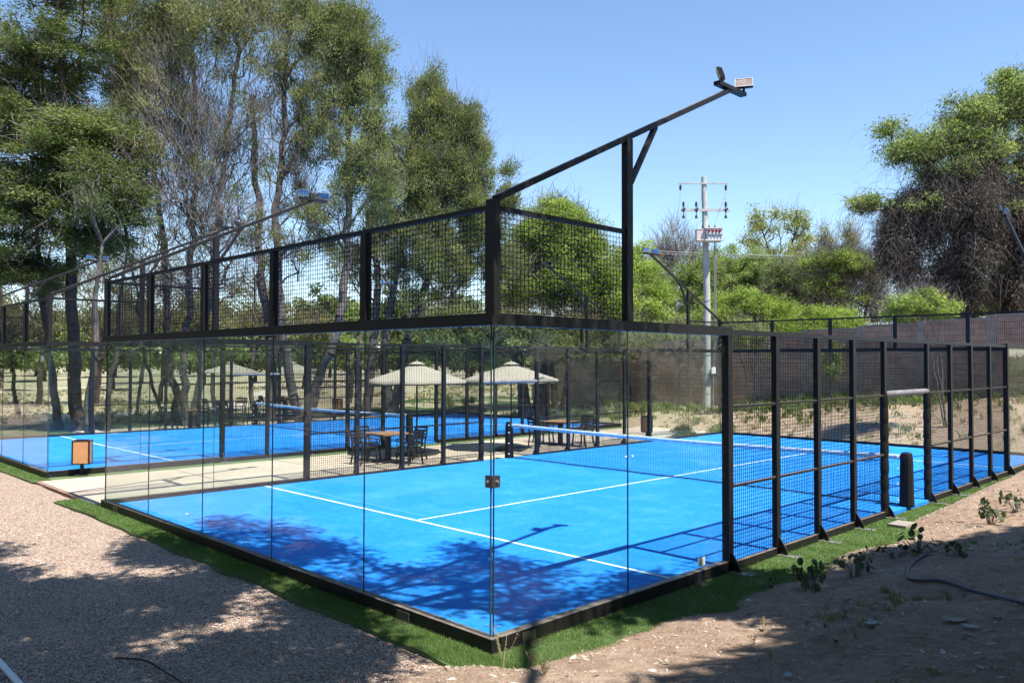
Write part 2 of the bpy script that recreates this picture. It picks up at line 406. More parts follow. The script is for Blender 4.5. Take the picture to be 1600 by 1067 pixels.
def brick_mat(name, c1, c2, mortar, bw=.42, bh=.21):
    m, t, o = mat_new(name); p = t.nodes.new('ShaderNodeBsdfPrincipled')
    tc = t.nodes.new('ShaderNodeTexCoord'); s = t.nodes.new('ShaderNodeSeparateXYZ'); cmb = t.nodes.new('ShaderNodeCombineXYZ')
    t.links.new(tc.outputs['Object'], s.inputs[0]); t.links.new(s.outputs[0], cmb.inputs[0]); t.links.new(s.outputs[2], cmb.inputs[1])
    b = t.nodes.new('ShaderNodeTexBrick'); b.inputs['Scale'].default_value = 1; b.inputs['Brick Width'].default_value = bw; b.inputs['Row Height'].default_value = bh
    b.inputs['Mortar Size'].default_value = .012; b.inputs['Bias'].default_value = -.1
    b.inputs['Color1'].default_value = (*c1, 1); b.inputs['Color2'].default_value = (*c2, 1); b.inputs['Mortar'].default_value = (*mortar, 1)
    t.links.new(cmb.outputs[0], b.inputs['Vector'])
    n = noise(t, 1.1, 7, .65, tc.outputs['Object'])
    c = mixc(t, .55, b.outputs[0], ramp(t, n, [(.3, (.55, .5, .48)), (.7, (1.35, 1.3, 1.25))]), 'MULTIPLY')
    t.links.new(c, p.inputs['Base Color']); p.inputs['Roughness'].default_value = .9
    b2 = t.nodes.new('ShaderNodeBump'); b2.inputs['Strength'].default_value = .6; b2.inputs['Distance'].default_value = .01; b2.invert = True
    t.links.new(b.outputs['Fac'], b2.inputs['Height']); t.links.new(b2.outputs[0], p.inputs['Normal'])
    t.links.new(p.outputs[0], o.inputs[0]); return m
MT['wall'] = brick_mat('block_wall', (.50, .34, .26), (.39, .26, .20), (.27, .20, .16))
MT['wall_col'] = surf('wall_column', (.36, .30, .26), .9, 0, .2, .2, 4, .4, 40, .01)

# ------------------------------------------------------------------ ground sheet
def axis(parts):
    out = []
    for a, b, s in parts: out += list(np.arange(a, b, s))
    out.append(parts[-1][1]); return np.array(out)
gx = axis([(-900, -200, 70), (-200, -60, 8), (-60, -26, 1.5), (-26, -2, .5), (-2, 8, .1), (8, 30, 1.0), (30, 120, 8), (120, 700, 70)])
gy = axis([(-500, -100, 60), (-100, -16, 7), (-16, -8, .5), (-8, 13, .12), (13, 36, .3), (36, 90, 1.5), (90, 200, 8), (200, 900, 70)])
X, Y = np.meshgrid(gx, gy, indexing='ij')
Z = ground_z(X, Y)
nx, ny = X.shape
idx = np.arange(nx * ny).reshape(nx, ny)
F = np.stack([idx[:-1, :-1], idx[1:, :-1], idx[1:, 1:], idx[:-1, 1:]], -1).reshape(-1, 4)
dirtm = np.clip(sst(-1.0, .2, X) * sst(40, 25, Y) + sst(21.3, 22.5, Y) * sst(42, 26, Y) * sst(-19, -11, X), 0, 1)
dirtm = np.clip(dirtm - .55 * sst(.52, .7, vnoise(X, Y, 2.7, 9)) * sst(23, 25, Y), 0, 1)
g = MB().arr(np.stack([X, Y, Z], -1).reshape(-1, 3), F, dirtm.ravel())
tag(g.build('ground', MT['ground'], smooth=True, attr=True), kind='structure')

# gravel sheet: flat, the dirt mound rises through its right edge
gxx = axis([(-80, -20, 4), (-20, -8, .6), (-8, .6, .12)]); gyy = axis([(-18, -12, 3), (-12, -5, .4), (-5, -.42, .12)])
X, Y = np.meshgrid(gxx, gyy, indexing='ij')
front = np.where(X < -11.3, -.06, -.42) + .10 * (vnoise(X, X * 0, .45, 21) - .5)
T = sst(-2.0, -.42, Y); Y = Y + T * (front + .42)
Z = -.095 + .018 * (vnoise(X, Y, .5, 31) - .5) + .006 * (vnoise(X, Y, .13, 32) - .5)
nx, ny = X.shape; idx = np.arange(nx * ny).reshape(nx, ny)
F = np.stack([idx[:-1, :-1], idx[1:, :-1], idx[1:, 1:], idx[:-1, 1:]], -1).reshape(-1, 4)
tag(MB().arr(np.stack([X, Y, Z], -1).reshape(-1, 3), F).build('gravel_ground', MT['gravel'], smooth=True), kind='structure')

# loose pebbles on the gravel, many thousands
def pebbles(n, xr, yr, zf, size, mat, name, label, cat, seed, power=1.0):
    r = np.random.default_rng(seed)
    x = r.uniform(*xr, n * 3); y = r.uniform(*yr, n * 3)
    d = np.hypot(x - CAMP[0], y - CAMP[1]); keep = r.random(n * 3) < np.minimum(1, (5.0 / d) ** power)
    x = x[keep][:n]; y = y[keep][:n]; n = len(x); z = zf(x, y)
    ok = np.isfinite(z); x, y, z = x[ok], y[ok], z[ok]; n = len(x)
    base = np.array([(1, 0, 0), (-1, 0, 0), (0, 1, 0), (0, -1, 0), (0, 0, 1), (0, 0, -1)], float)
    Fb = np.array([(0, 2, 4), (2, 1, 4), (1, 3, 4), (3, 0, 4), (2, 0, 5), (1, 2, 5), (3, 1, 5), (0, 3, 5)])
    s = size * r.lognormal(0, .38, n)
    S = s[:, None, None] * r.uniform(.5, 1.1, (n, 6, 1)) * np.array([1, 1, .6])
    th = r.uniform(0, 2 * pi, n); V = base[None] * S
    c, q = np.cos(th)[:, None], np.sin(th)[:, None]
    V = np.stack([V[..., 0] * c - V[..., 1] * q, V[..., 0] * q + V[..., 1] * c, V[..., 2]], -1) + np.stack([x, y, z + s * .2], -1)[:, None]
    F = Fb[None] + (np.arange(n) * 6)[:, None, None]
    o = MB().arr(V.reshape(-1, 3), F.reshape(-1, 3), np.repeat(r.random(n), 6)).build(name, mat, smooth=False, attr=True)
    return tag(o, label, cat, kind='stuff')
def stonemat(name, a, b, c):
    m, t, o = mat_new(name); p = t.nodes.new('ShaderNodeBsdfPrincipled'); at = t.nodes.new('ShaderNodeAttribute'); at.attribute_name = 'tint'
    t.links.new(ramp(t, at.outputs['Fac'], [(0, a), (.5, b), (1, c)]), p.inputs['Base Color']); p.inputs['Roughness'].default_value = .85
    t.links.new(p.outputs[0], o.inputs[0]); return m
MT['peb'] = stonemat('pebble_stone', (.22, .14, .11), (.46, .34, .28), (.68, .60, .54))
MT['peb2'] = stonemat('dirt_stone', (.16, .10, .075), (.34, .24, .18), (.55, .47, .40))
pebbles(26000, (-11, -.1), (-5.0, -.45), lambda x, y: np.where(ground_z(x, y) < -.10, -.093, ground_z(x, y)), .0085, MT['peb'], 'gravel_stones', 'loose pink gravel stones scattered in front of the courts', 'gravel', 5, 1.2)
pebbles(9000, (-.4, 7), (-2.5, 14), lambda x, y: np.where(ground_z(x, y) > -.10, ground_z(x, y), np.nan), .008, MT['peb2'], 'soil_crumbs', 'small stones and soil crumbs on the reddish dirt slope', 'stones', 6, 1.4)

# ------------------------------------------------------------------ turf strips, concrete deck, paths
def turf_strip(x0, x1, y0, y1, wob, zt=-.055, edge='y0'):
    nx_ = max(2, int((x1 - x0) / .08)); ny_ = max(2, int((y1 - y0) / .08))
    xs = np.linspace(x0, x1, nx_ + 1); ys = np.linspace(y0, y1, ny_ + 1); X, Y = np.meshgrid(xs, ys, indexing='ij')
    if edge == 'y0': Y = Y + (1 - (Y - y0) / (y1 - y0)) * wob * (vnoise(X, X * 0, .5, 41) - .5)
    Z = zt + .012 * (vnoise(X, Y, .25, 42) - .5)
    i = np.arange(X.size).reshape(X.shape)
    F = np.stack([i[:-1, :-1], i[1:, :-1], i[1:, 1:], i[:-1, 1:]], -1).reshape(-1, 4)
    mb = MB().arr(np.stack([X, Y, Z], -1).reshape(-1, 3), F)
    # skirt
    for row in (i[:, 0], i[0, :][::-1]):
        P = np.stack([X.ravel()[row], Y.ravel()[row], Z.ravel()[row]], -1); Q = P.copy(); Q[:, 2] = -.13
        k = np.arange(len(row) - 1); n = len(row)
        mb.arr(np.concatenate([P, Q]), np.stack([k, k + n, k + n + 1, k + 1], 1))
    return mb
tag(turf_strip(-11.45, .9, -.42, -.052, .12).build('turf_strip', MT['turf'], smooth=True), kind='structure')
t2 = turf_strip(.052, .9, -.05, 21.6, 0, edge='n')
tag(t2.build('turf_strip', MT['turf'], smooth=True), kind='structure')
tag(turf_strip(-27, -14.35, -.06, .28, .1).build('turf_strip', MT['turf'], smooth=True), kind='structure')
tag(turf_strip(-14.88, -14.35, .30, 21.5, 0, edge='n').build('turf_strip', MT['turf'], smooth=True), kind='structure')
tag(turf_strip(-10.55, -10.2, .35, 21.5, 0, edge='n').build('turf_strip', MT['turf'], smooth=True), kind='structure')

def blades(n, xr, yr, ok, zt, hh, ww, seed):
    r = np.random.default_rng(seed); x = r.uniform(*xr, n * 6); y = r.uniform(*yr, n * 6)
    d = np.hypot(x - CAMP[0], y - CAMP[1]); k = (r.random(n * 6) < np.minimum(1, (6 / d) ** 1.6)) & ok(x, y)
    x = x[k][:n]; y = y[k][:n]; n = len(x); d = np.hypot(x - CAMP[0], y - CAMP[1])
    h = hh * r.uniform(.5, 1.2, n); wd = ww * np.maximum(1, d / 7)
    th = r.uniform(0, 2 * pi, n); ln = r.uniform(0, .9, n) * h; la = r.uniform(0, 2 * pi, n)
    P = np.stack([x, y, np.full(n, zt)], -1); a = np.stack([np.cos(th) * wd / 2, np.sin(th) * wd / 2, th * 0], -1)
    tip = P + np.stack([np.cos(la) * ln, np.sin(la) * ln, h], -1)
    V = np.stack([P - a, P + a, tip], 1).reshape(-1, 3); F = np.arange(n * 3).reshape(n, 3)
    return V, F, np.repeat(np.clip(r.normal(.5, .25, n) + .25 * (vnoise(x, y, .4, 77) - .5), 0, 1), 3)
mb = MB()
mb.arr(*blades(60000, (-11.4, .75), (-.45, -.06), lambda x, y: y > -.42 + .12 * (vnoise(x, x * 0, .5, 41) - .5), -.058, .034, .004, 51))
mb.arr(*blades(60000, (.06, .9), (-.4, 21), lambda x, y: ground_z(x, y) < -.04, -.058, .034, .004, 52))
mb.arr(*blades(9000, (-22, -14.3), (-.1, .27), lambda x, y: y > -.06 + .1 * (vnoise(x, x * 0, .5, 41) - .5), -.058, .034, .004, 53))
tag(mb.build('turf_grass', MT['turfblade'], attr=True), 'short green artificial grass around the blue courts', 'grass', kind='stuff')

# concrete deck between the courts, cast in bays
dk = MB()
ys = [.03, 2.9, 5.6, 8.4, 11.2, 14.0, 16.8, 19.4, 22.2]
for a, b in zip(ys[:-1], ys[1:]):
    dk.box(-14.34, -10.56, a + .012, b - .012, -.13, -.045)
dk.box(-11.42, -10.6, -.04, .04, -.13, -.047)
tag(dk.build('concrete_deck', MT['conc']), kind='structure')
tag(MB().box(-14.33, -10.57, .05, 22.1, -.12, -.062).build('deck_joint_base', surf('joint_fill', (.16, .11, .09), .9)), kind='structure')
tag(MB().box(-14.36, -11.44, -.035, .028, -.14, -.049).build('deck_kerb', MT['kerb']), kind='structure')
# paths in the park behind
def ribbon(P, wid, z):
    P = np.array(P, float); T = np.gradient(P, axis=0); T /= np.linalg.norm(T, axis=1)[:, None]; Nn = np.stack([-T[:, 1], T[:, 0]], 1)
    L = P + Nn * wid / 2; R = P - Nn * wid / 2
    V = np.concatenate([np.c_[L, ground_z(L[:, 0], L[:, 1]) + z], np.c_[R, ground_z(R[:, 0], R[:, 1]) + z]]); n = len(P); k = np.arange(n - 1)
    return MB().arr(V, np.stack([k, k + 1, k + n + 1, k + n], 1))
def spline(P, n=60):
    P = np.array(P, float); t = np.linspace(0, len(P) - 1, n); out = []
    for q in t:
        i = min(int(q), len(P) - 2); f = q - i
        p0 = P[max(i - 1, 0)]; p1 = P[i]; p2 = P[i + 1]; p3 = P[min(i + 2, len(P) - 1)]
        out.append(.5 * ((2 * p1) + (-p0 + p2) * f + (2 * p0 - 5 * p1 + 4 * p2 - p3) * f * f + (-p0 + 3 * p1 - 3 * p2 + p3) * f ** 3))
    return np.array(out)
def pathpx(pts, wid, z):
    P = [onz(px, py, -.1)[:2] for px, py in pts]
    return tag(ribbon(spline(P), wid, z).build('park_path', MT['path'], smooth=True), kind='structure')
pathpx([(-260, 662), (0, 655), (150, 648), (300, 640), (390, 628), (440, 612), (380, 602), (250, 600), (100, 606), (-200, 612)], 3.4, .012)
pathpx([(440, 612), (520, 606), (640, 604), (780, 606)], 3.2, .018)
pathpx([(-200, 592), (100, 588), (300, 583), (560, 584), (800, 586)], 5.5, .024)
def lawn(poly, name='shade_toned_lawn', z=.008):  # lawn sheet whose dark green also paints the shade under the trees
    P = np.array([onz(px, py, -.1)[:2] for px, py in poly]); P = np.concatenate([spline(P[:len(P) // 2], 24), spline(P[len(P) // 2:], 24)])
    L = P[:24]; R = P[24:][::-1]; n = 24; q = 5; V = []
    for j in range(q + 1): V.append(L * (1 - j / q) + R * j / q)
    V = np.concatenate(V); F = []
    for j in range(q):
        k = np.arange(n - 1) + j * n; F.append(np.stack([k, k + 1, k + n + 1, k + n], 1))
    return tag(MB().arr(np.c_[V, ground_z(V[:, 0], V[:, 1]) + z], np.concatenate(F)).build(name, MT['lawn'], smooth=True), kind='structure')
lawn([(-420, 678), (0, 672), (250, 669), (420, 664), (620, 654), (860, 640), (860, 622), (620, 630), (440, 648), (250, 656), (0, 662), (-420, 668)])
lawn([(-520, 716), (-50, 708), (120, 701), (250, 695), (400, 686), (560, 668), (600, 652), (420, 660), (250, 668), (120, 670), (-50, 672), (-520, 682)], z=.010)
# bare strip behind court two where the far tables stand
tag(MB().box(-27.9, -25.25, 4.5, 26, -.12, -.085).build('far_deck', MT['conc']), kind='structure')

# ------------------------------------------------------------------ the padel courts
W_ = 10.14; Y2, Y4, Y9, Y10, Y11, Y16, Y18, Y20 = 2.01, 4.07, 9.15, 10.16, 11.23, 16.50, 18.75, 20.80
ZB, ZG, ZT, ZM = .10, 2.90, 3.01, 4.0

def wire_panel(p0, p1, z0, z1, step=.052, r=.0037, extra=None):
    """welded wire panel standing between two ground points; square-section wires"""
    p0 = np.array(p0, float); p1 = np.array(p1, float); L = np.linalg.norm(p1 - p0); d = (p1 - p0) / L
    mb = MB(); n = int(round(L / step)); k = np.linspace(0, L, n + 1)
    A = p0 + k[:, None] * d
    P0 = np.c_[A, np.full(n + 1, z0)]; P1 = np.c_[A, np.full(n + 1, z1)]
    mb.segs(P0, P1, np.full(n + 1, r), np.full(n + 1, r), 3)
    m = int(round((z1 - z0) / step)); zz = np.linspace(z0, z1, m + 1)
    P0 = np.c_[np.tile(p0, (m + 1, 1)), zz]; P1 = np.c_[np.tile(p1, (m + 1, 1)), zz]
    nrm = np.array([-d[1], d[0], 0]) * r * 1.6
    mb.segs(P0 + nrm, P1 + nrm, np.full(m + 1, r), np.full(m + 1, r), 3)
    return mb

def floodlight(root, base, face, mats, tilt):
    """one flood lamp: housing with a finned back, framed lens, bracket; face = horizontal facing direction"""
    f = np.array([face[0], face[1], 0.0]); f /= np.linalg.norm(f); s = np.array([-f[1], f[0], 0])
    dn = f * cos(tilt) - np.array([0, 0, 1]) * sin(tilt); up = np.cross(s, dn) * -1
    if up[2] < 0: up = -up
    c = np.array(base) + np.array([0, 0, .10])
    def slab(c, hw, hh, t0, t1):
        V = []
        for t in (t0, t1):
            for a, b in ((-1, -1), (1, -1), (1, 1), (-1, 1)): V.append(c + s * a * hw + up * b * hh + dn * t)
        return V
    FB = [(0, 3, 2, 1), (4, 5, 6, 7), (0, 1, 5, 4), (1, 2, 6, 5), (2, 3, 7, 6), (3, 0, 4, 7)]
    h = MB(); h.arr(slab(c, .115, .07, -.02, .018), FB)
    for k in np.linspace(-.09, .09, 7): h.arr(slab(c + s * k, .005, .055, -.045, -.018), FB)
    h.bar(np.array(base), c - dn * .03, .03, .012)
    a = h.build('floodlight', MT['chair'], root)
    fr = MB()
    for (cx, cz, hw, hh) in ((0, .064, .115, .006), (0, -.064, .115, .006), (.109, 0, .006, .058), (-.109, 0, .006, .058), (0, 0, .004, .058)):
        fr.arr(slab(c + s * cx + up * cz, hw, hh, .018, .026), FB)
    fr.build('lamp_frame', MT['lampw'], a)
    MB().arr(slab(c, .103, .058, .0185, .0215), FB).build('lamp_lens', mats, a)
    return a

def build_court(ox, oy, label, near_panel, extra_detail):
    root = empty('padel_enclosure', (ox, oy, 0))
    tag(root, label, 'padel court enclosure', 'padel court enclosures')
    ST = MT['steel']
    o2 = np.array([0, 0])
    # bottom and top beams of both back walls and the glass returns
    for yb, s in ((0, 1), (Y20, -1)):
        MB().box(-W_ - .05, .05, yb - .05, yb + .05, -.075, ZB - .02).build('bottom_beam', ST, root)
        MB().box(-W_ - .06, .06, yb - .06, yb + .06, ZG, ZT).build('top_beam', ST, root)
        MB().bar((-W_ + .02, yb, ZM - .02), (-.02, yb, ZM - .02), .05, .045).build('top_rail', ST, root)
        for k in range(6):
            x = -W_ * k / 5
            wdt = .05 if 0 < k < 5 else .055
            MB().box(x - wdt, x + wdt, yb - .04, yb + .04, ZT + .001, ZM + (.05 if k in (0, 5) else -.045)).build('upper_post', ST, root)
        wire_panel((-W_ + .05, yb), (-.05, yb), ZT + .02, ZM - .045).build('upper_mesh', MT['wire'], root)
        for k in range(5):
            x0, x1 = -W_ * (k + 1) / 5 + .0035, -W_ * k / 5 - .0035
            MB().box(x0 + (.02 if k == 4 else 0), x1 - (.02 if k == 0 else 0), yb - .006, yb + .006, ZB - .018, ZG + .004).build('glass_panel', MT['glass'], root)
    for xs, sx in ((0, 1), (-W_, -1)):
        for ya, yb_, yc, s in ((.0, Y2, Y4, 1), (Y20, Y18, Y16 + .0, -1)):
            # beams of the return
            a, b = sorted((ya + s * .062, yc + s * .055))
            MB().box(xs - .05, xs + .05, a, b, -.074, ZB - .021).build('bottom_beam', ST, root)
            MB().box(xs - .055, xs + .055, a, b, ZG + .001, ZT - .001).build('top_beam', ST, root)
            a, b = sorted((ya + s * .02, yb_ - s * .004)); MB().box(xs - .006, xs + .006, a, b, ZB - .018, ZG + .004).build('glass_panel', MT['glass'], root)
            a, b = sorted((yb_ + s * .004, yc - s * .03)); MB().box(xs - .006, xs + .006, a, b, ZB - .018, ZG + .004).build('glass_panel', MT['glass'], root)
            wire_panel((xs, ya + s * .05), (xs, yb_ - s * .04), ZT + .02, ZM - .045).build('upper_mesh', MT['wire'], root)
            MB().bar((xs, ya + s * .045, ZM - .022), (xs, yb_ - s * .04, ZM - .022), .045, .045).build('top_rail', ST, root)
            # light mast: post, rising arm, brace, cross bar, two floodlights
            MB().box(xs - .04, xs + .04, yb_ - .05, yb_ + .05, ZT + .001, 5.0).build('mast_post', ST, root)
            y1e = yb_ + s * 2.15
            arm = MB(); arm.bar((xs, ya + s * .02, 4.06), (xs, y1e, 6.05), .06, .06); arm = arm.build('light_arm', ST, root)
            MB().bar((xs, yb_ + s * .05, 4.52), (xs, yb_ + s * .52, 5.24), .055, .05).build('arm_brace', ST, root)
            ym = y1e + s * .02
            cb = MB().bar((xs, ym - .33, 6.07), (xs, ym + .33, 6.07), .09, .05).build('cross_bar', ST, root)
            near = extra_detail and s > 0 and sx > 0
            lens = MT['panel'] if near else MT['lens_sky_tint']
            floodlight(cb, (xs, ym - .25, 6.09), (-.86, -.45) if near else (-sx, -.35), lens, .35)
            floodlight(cb, (xs + (.05 if near else 0), ym + .25, 6.09), (.5, -.9) if near else (-sx * .9, -.55), lens, -.45 if near else .45)
            # the tall post that ends the glass
            MB().box(xs - .05, xs + .05, yc - .055, yc + .054, -.05, ZG).build('end_post', ST, root)
    # side fences
    for xs, sx in ((0, 1), (-W_, -1)):
        for lo, hi in ((Y4, Y9), (Y11, Y16)):
            ps = np.linspace(lo, hi, 5)
            for k, y in enumerate(ps):
                is_end = (k == 0 and lo == Y4) or (k == 4 and hi == Y16)
                if not is_end: MB().box(xs - .035, xs + .035, y - .05, y + .05, -.05, ZG + .02).build('fence_post', ST, root)
                # triangular foot outside
                q = MB(); a = xs + sx * (.05 if is_end else .035); yy = y
                V = []
                for t in (-.012, .012): V += [(a, yy + t, -.04), (a, yy + t, .20), (a + sx * .10, yy + t, .05), (a + sx * .13, yy + t, -.04)]
                q.arr(V, [(0, 1, 2, 3), (7, 6, 5, 4), (0, 4, 5, 1), (1, 5, 6, 2), (2, 6, 7, 3), (3, 7, 4, 0)])
                ft = q.build('post_foot', ST, root)
                pl = MB().box(min(a - sx * .02, a + sx * .30), max(a - sx * .02, a + sx * .30), yy - .07, yy + .07, -.052, -.041)
                for bx_ in (.07, .26):
                    for by_ in (-.05, .05): pl.tube((a + sx * bx_, yy + by_, -.041), (a + sx * bx_, yy + by_, -.018), .009, n=6)
                pl.build('base_plate', MT['galv'], ft)
            yl, yh = lo + .055, hi - .055
            MB().box(xs - .03, xs + .03, lo + (.056 if lo == Y4 else -.05), hi - (.056 if hi == Y16 else -.05), ZG + .021, ZT - .03).build('fence_top_rail', ST, root)
            MB().box(xs - .025, xs + .035, yl, yh, -.075, .045).build('fence_bottom_rail', ST, root)
            wire_panel((xs - sx * .012, yl), (xs - sx * .012, yh), .05, ZG + .02, step=.0508).build('fence_mesh', MT['wire'], root)
            for z in (1.0, 2.0):
                for k in range(4): MB().bar((xs + sx * .01, ps[k] + .04, z), (xs + sx * .01, ps[k + 1] - .04, z), .035, .03).build('cross_rail', ST, root)
        # opening with padded posts and a foam sleeved lintel
        wire_panel((xs - sx * .012, Y9), (xs - sx * .012, Y11), 2.06, ZG + .02, step=.0508).build('lintel_mesh', MT['wire'], root)
        MB().box(xs - .03, xs + .03, Y9 + .051, Y11 - .051, ZG + .021, ZT - .03).build('fence_top_rail', ST, root)
        sl_ = MB(); sl_.tube((xs, Y9 + .02, 2.03), (xs, Y11 - .02, 2.03), .05, n=14); sl_.build('foam_lintel', MT['sleeve'], root)
        for y in (Y9, Y11):
            P = [(xs, y, z) for z in np.linspace(.0, 2.0, 22)]
            MB().path(P, [.068 + .006 * sin(i * 2.1 + y) for i in range(22)], 12).build('post_padding', MT['foam'], root)
    # dark polished edges where the panes meet
    for yb in (0, Y20):
        for k in range(1, 5):
            x = -W_ * k / 5; MB().box(x - .0034, x + .0034, yb - .007, yb + .007, ZB - .017, ZG).build('pane_edge', MT['edge'], root)
    for xs in (0, -W_):
        for y in (Y2, Y18): MB().box(xs - .007, xs + .007, y - .0039, y + .0039, ZB - .017, ZG).build('pane_edge', MT['edge'], root)
        for yb, s in ((0, 1), (Y20, -1)):
            sx = 1 if xs == 0 else -1
            MB().box(xs - sx * .0195 - .004, xs - sx * .0195 + .004, yb - .0075, yb + .0075, ZB - .017, ZG).build('pane_edge', MT['edge'], root)
            MB().box(xs - .0075, xs + .0075, yb + s * .0165 - .0034, yb + s * .0165 + .0034, ZB - .017, ZG).build('pane_edge', MT['edge'], root)
    if extra_detail:
        # corner clamp joining the two panes, floor brackets, stickers
        c = MB(); c.box(-.085, .012, -.012, -.0065, 1.42, 1.53); c.box(.0065, .012, -.0065, .085, 1.42, 1.53); c.box(-.085, -.0065, .0065, .012, 1.42, 1.53); c.box(-.012, -.0065, .012, .085, 1.42, 1.53)
        cl = c.build('glass_clamp', MT['clamp'], root)
        b = MB()
        for p, d in (((-.05, -.012, 1.475), (0, -1, 0)), ((.012, .05, 1.475), (1, 0, 0))): b.tube(p, np.array(p) + np.array(d) * .012, .014, n=10)
        b.build('clamp_bolt', MT['bolt'], cl)
        for y in (.42, 3.3):
            b = MB(); b.box(.051, .062, y - .09, y + .09, -.05, .055); b.box(.051, .17, y - .1, y + .1, -.058, -.048)
            for by_ in (-.06, .06): b.tube((.12, y + by_, -.048), (.12, y + by_, -.02), .010, n=6)
            b.build('floor_bracket', MT['clamp'], root)
        for x in (-1.25, -9.45):
            b = MB(); b.box(x - .1, x + .1, -.062, -.051, -.05, .05); b.box(x - .11, x + .11, -.16, -.063, -.056, -.047)
            for bx_ in (-.07, .07): b.tube((x + bx_, -.12, -.047), (x + bx_, -.12, -.02), .010, n=6)
            b.build('floor_bracket', MT['clamp'], root)
        MB().box(-.012, -.0065, 3.40, 3.55, .115, .215).build('white_sticker', MT['white'], root)
        # bolts along the near top beam
        b = MB()
        for x in np.arange(-9.9, -.2, .5): b.tube((x, -.0, ZT), (x, -.0, ZT + .02), .012, n=6)
        b.build('beam_bolts', MT['bolt'], root)
    else:
        MB().box(-.62, -.40, -.0125, -.0065, 2.55, 2.67).build('white_sticker', MT['white'], root)
        MB().box(-.10, .0, -.0125, -.0065, 1.40, 1.5).build('glass_clamp', MT['white'], root)
        b = MB()
        for x in np.arange(-9.9, -.2, .62): b.tube((x, -.0, ZT), (x, -.0, ZT + .02), .012, n=6)
        b.build('beam_bolts', MT['bolt'], root)
    return root

def build_surface(ox, oy):
    root = MB().box(ox - W_ - .03, ox + .03, oy - .03, oy + Y20 + .03, -.125, 0).build('court_floor', MT['court'])
    tag(root, kind='structure')
    def line(x0, x1, y0, y1, m='line', z=.004):
        o = MB().arr([(ox + x0, oy + y0, z), (ox + x1, oy + y0, z), (ox + x1, oy + y1, z), (ox + x0, oy + y1, z)], [(0, 1, 2, 3)]).build('court_line', MT[m], root)
        return o
    line(-W_ + .03, -.05, 3.06, 3.115); line(-W_ + .03, -.05, 17.4, 17.455)
    line(-W_ / 2 - .03, -W_ / 2 + .02, 3.115, 17.4)
    # thin fainter line beside the service line
    line(-W_ + .3, -W_ / 2 - .2, 3.40, 3.43, 'line_faint', .003)
    return root

def build_net(ox, oy, label):
    root = empty('padel_net', (ox - W_ / 2, oy + Y10, 0)); tag(root, label, 'net', 'padel nets')
    h = W_ / 2
    zt = lambda x: .90 - .05 * (1 - (x / h) ** 2)
    # cord mesh
    mb = MB(); xs = np.arange(-h + .13, h - .1, .045); z1 = np.array([zt(x) for x in xs]) - .03
    mb.segs(np.c_[xs, xs * 0, xs * 0 + .03], np.c_[xs, xs * 0, z1], np.full(len(xs), .0026), np.full(len(xs), .0026), 3)
    K = 20
    for f in np.linspace(0, 1, K + 1):
        P = np.array([(x, 0, .03 + (zt(x) - .06) * f) for x in np.linspace(-h + .12, h - .12, 13)])
        mb.segs(P[:-1], P[1:], np.full(12, .0026), np.full(12, .0026), 3)
    mb.build('net_mesh', MT['net'], root)
    # white tape wrapped in crinkled clear film: a folded band
    n = 160; xx = np.linspace(-h + .11, h - .11, n); r = np.random.default_rng(3)
    V = []; F = []
    for i, x in enumerate(xx):
        t = zt(x) + .02; sag = .012 * vnoise(x, 0, .35, 8) + .02 * r.random() * (r.random() < .2)
        wv = .012 * (vnoise(x, 1, .2, 9) - .5)
        V += [(x, .016 + wv, t - .085 - sag), (x, .020, t - .03), (x, .006, t), (x, -.006, t), (x, -.020, t - .03), (x, -.016 + wv, t - .085 - sag)]
    for i in range(n - 1):
        for k in range(5): F.append((i * 6 + k, i * 6 + k + 6, i * 6 + k + 7, i * 6 + k + 1))
    MB().arr(V, F).build('net_tape', MT['netwhite'], root)
    MB().path([(x, 0, .028 + .004 * sin(x * 3)) for x in np.linspace(-h + .1, h - .1, 20)], .014, 6).build('bottom_cable', MT['chair'], root)
    for s in (-1, 1):
        q = MB(); zz = [0, .03, .12, .35, .6, .85, .94, .965]; wd = [.13, .135, .13, .125, .12, .115, .10, .06]
        V = []; F = []
        m = 12
        for z, wq in zip(zz, wd):
            for t in range(m):
                a = 2 * pi * t / m; e = (abs(cos(a)) ** 4 + abs(sin(a)) ** 4) ** -.25
                V.append((s * h + wq * .85 * cos(a) * e, wq * .8 * sin(a) * e, z))
        for k in range(len(zz) - 1):
            for t in range(m): F.append((k * m + t, k * m + (t + 1) % m, (k + 1) * m + (t + 1) % m, (k + 1) * m + t))
        q.arr(V, F); q.arr(V[-m:], [list(range(m))]); po = q.build('net_post', MT['foam'], root)
        b = MB()
        for z in (.12, .4, .68, .88): b.tube((s * (h - .12), -.105, z), (s * (h - .10), -.135, z), .012, n=6)
        b.build('lacing_eyelets', MT['white'], po)
    return root

build_surface(0, 0); build_surface(-14.95, .35)
build_court(0, 0, 'black glass and wire mesh padel enclosure around the front blue court', 0, True)
build_court(-14.95, .35, 'black glass and mesh padel enclosure beyond the concrete deck, around the farther court', 0, False)
build_net(0, 0, 'net with white taped top crossing the front blue court, black padded posts')
build_net(-14.95, .35, 'net with white taped top across the farther blue court on the left')

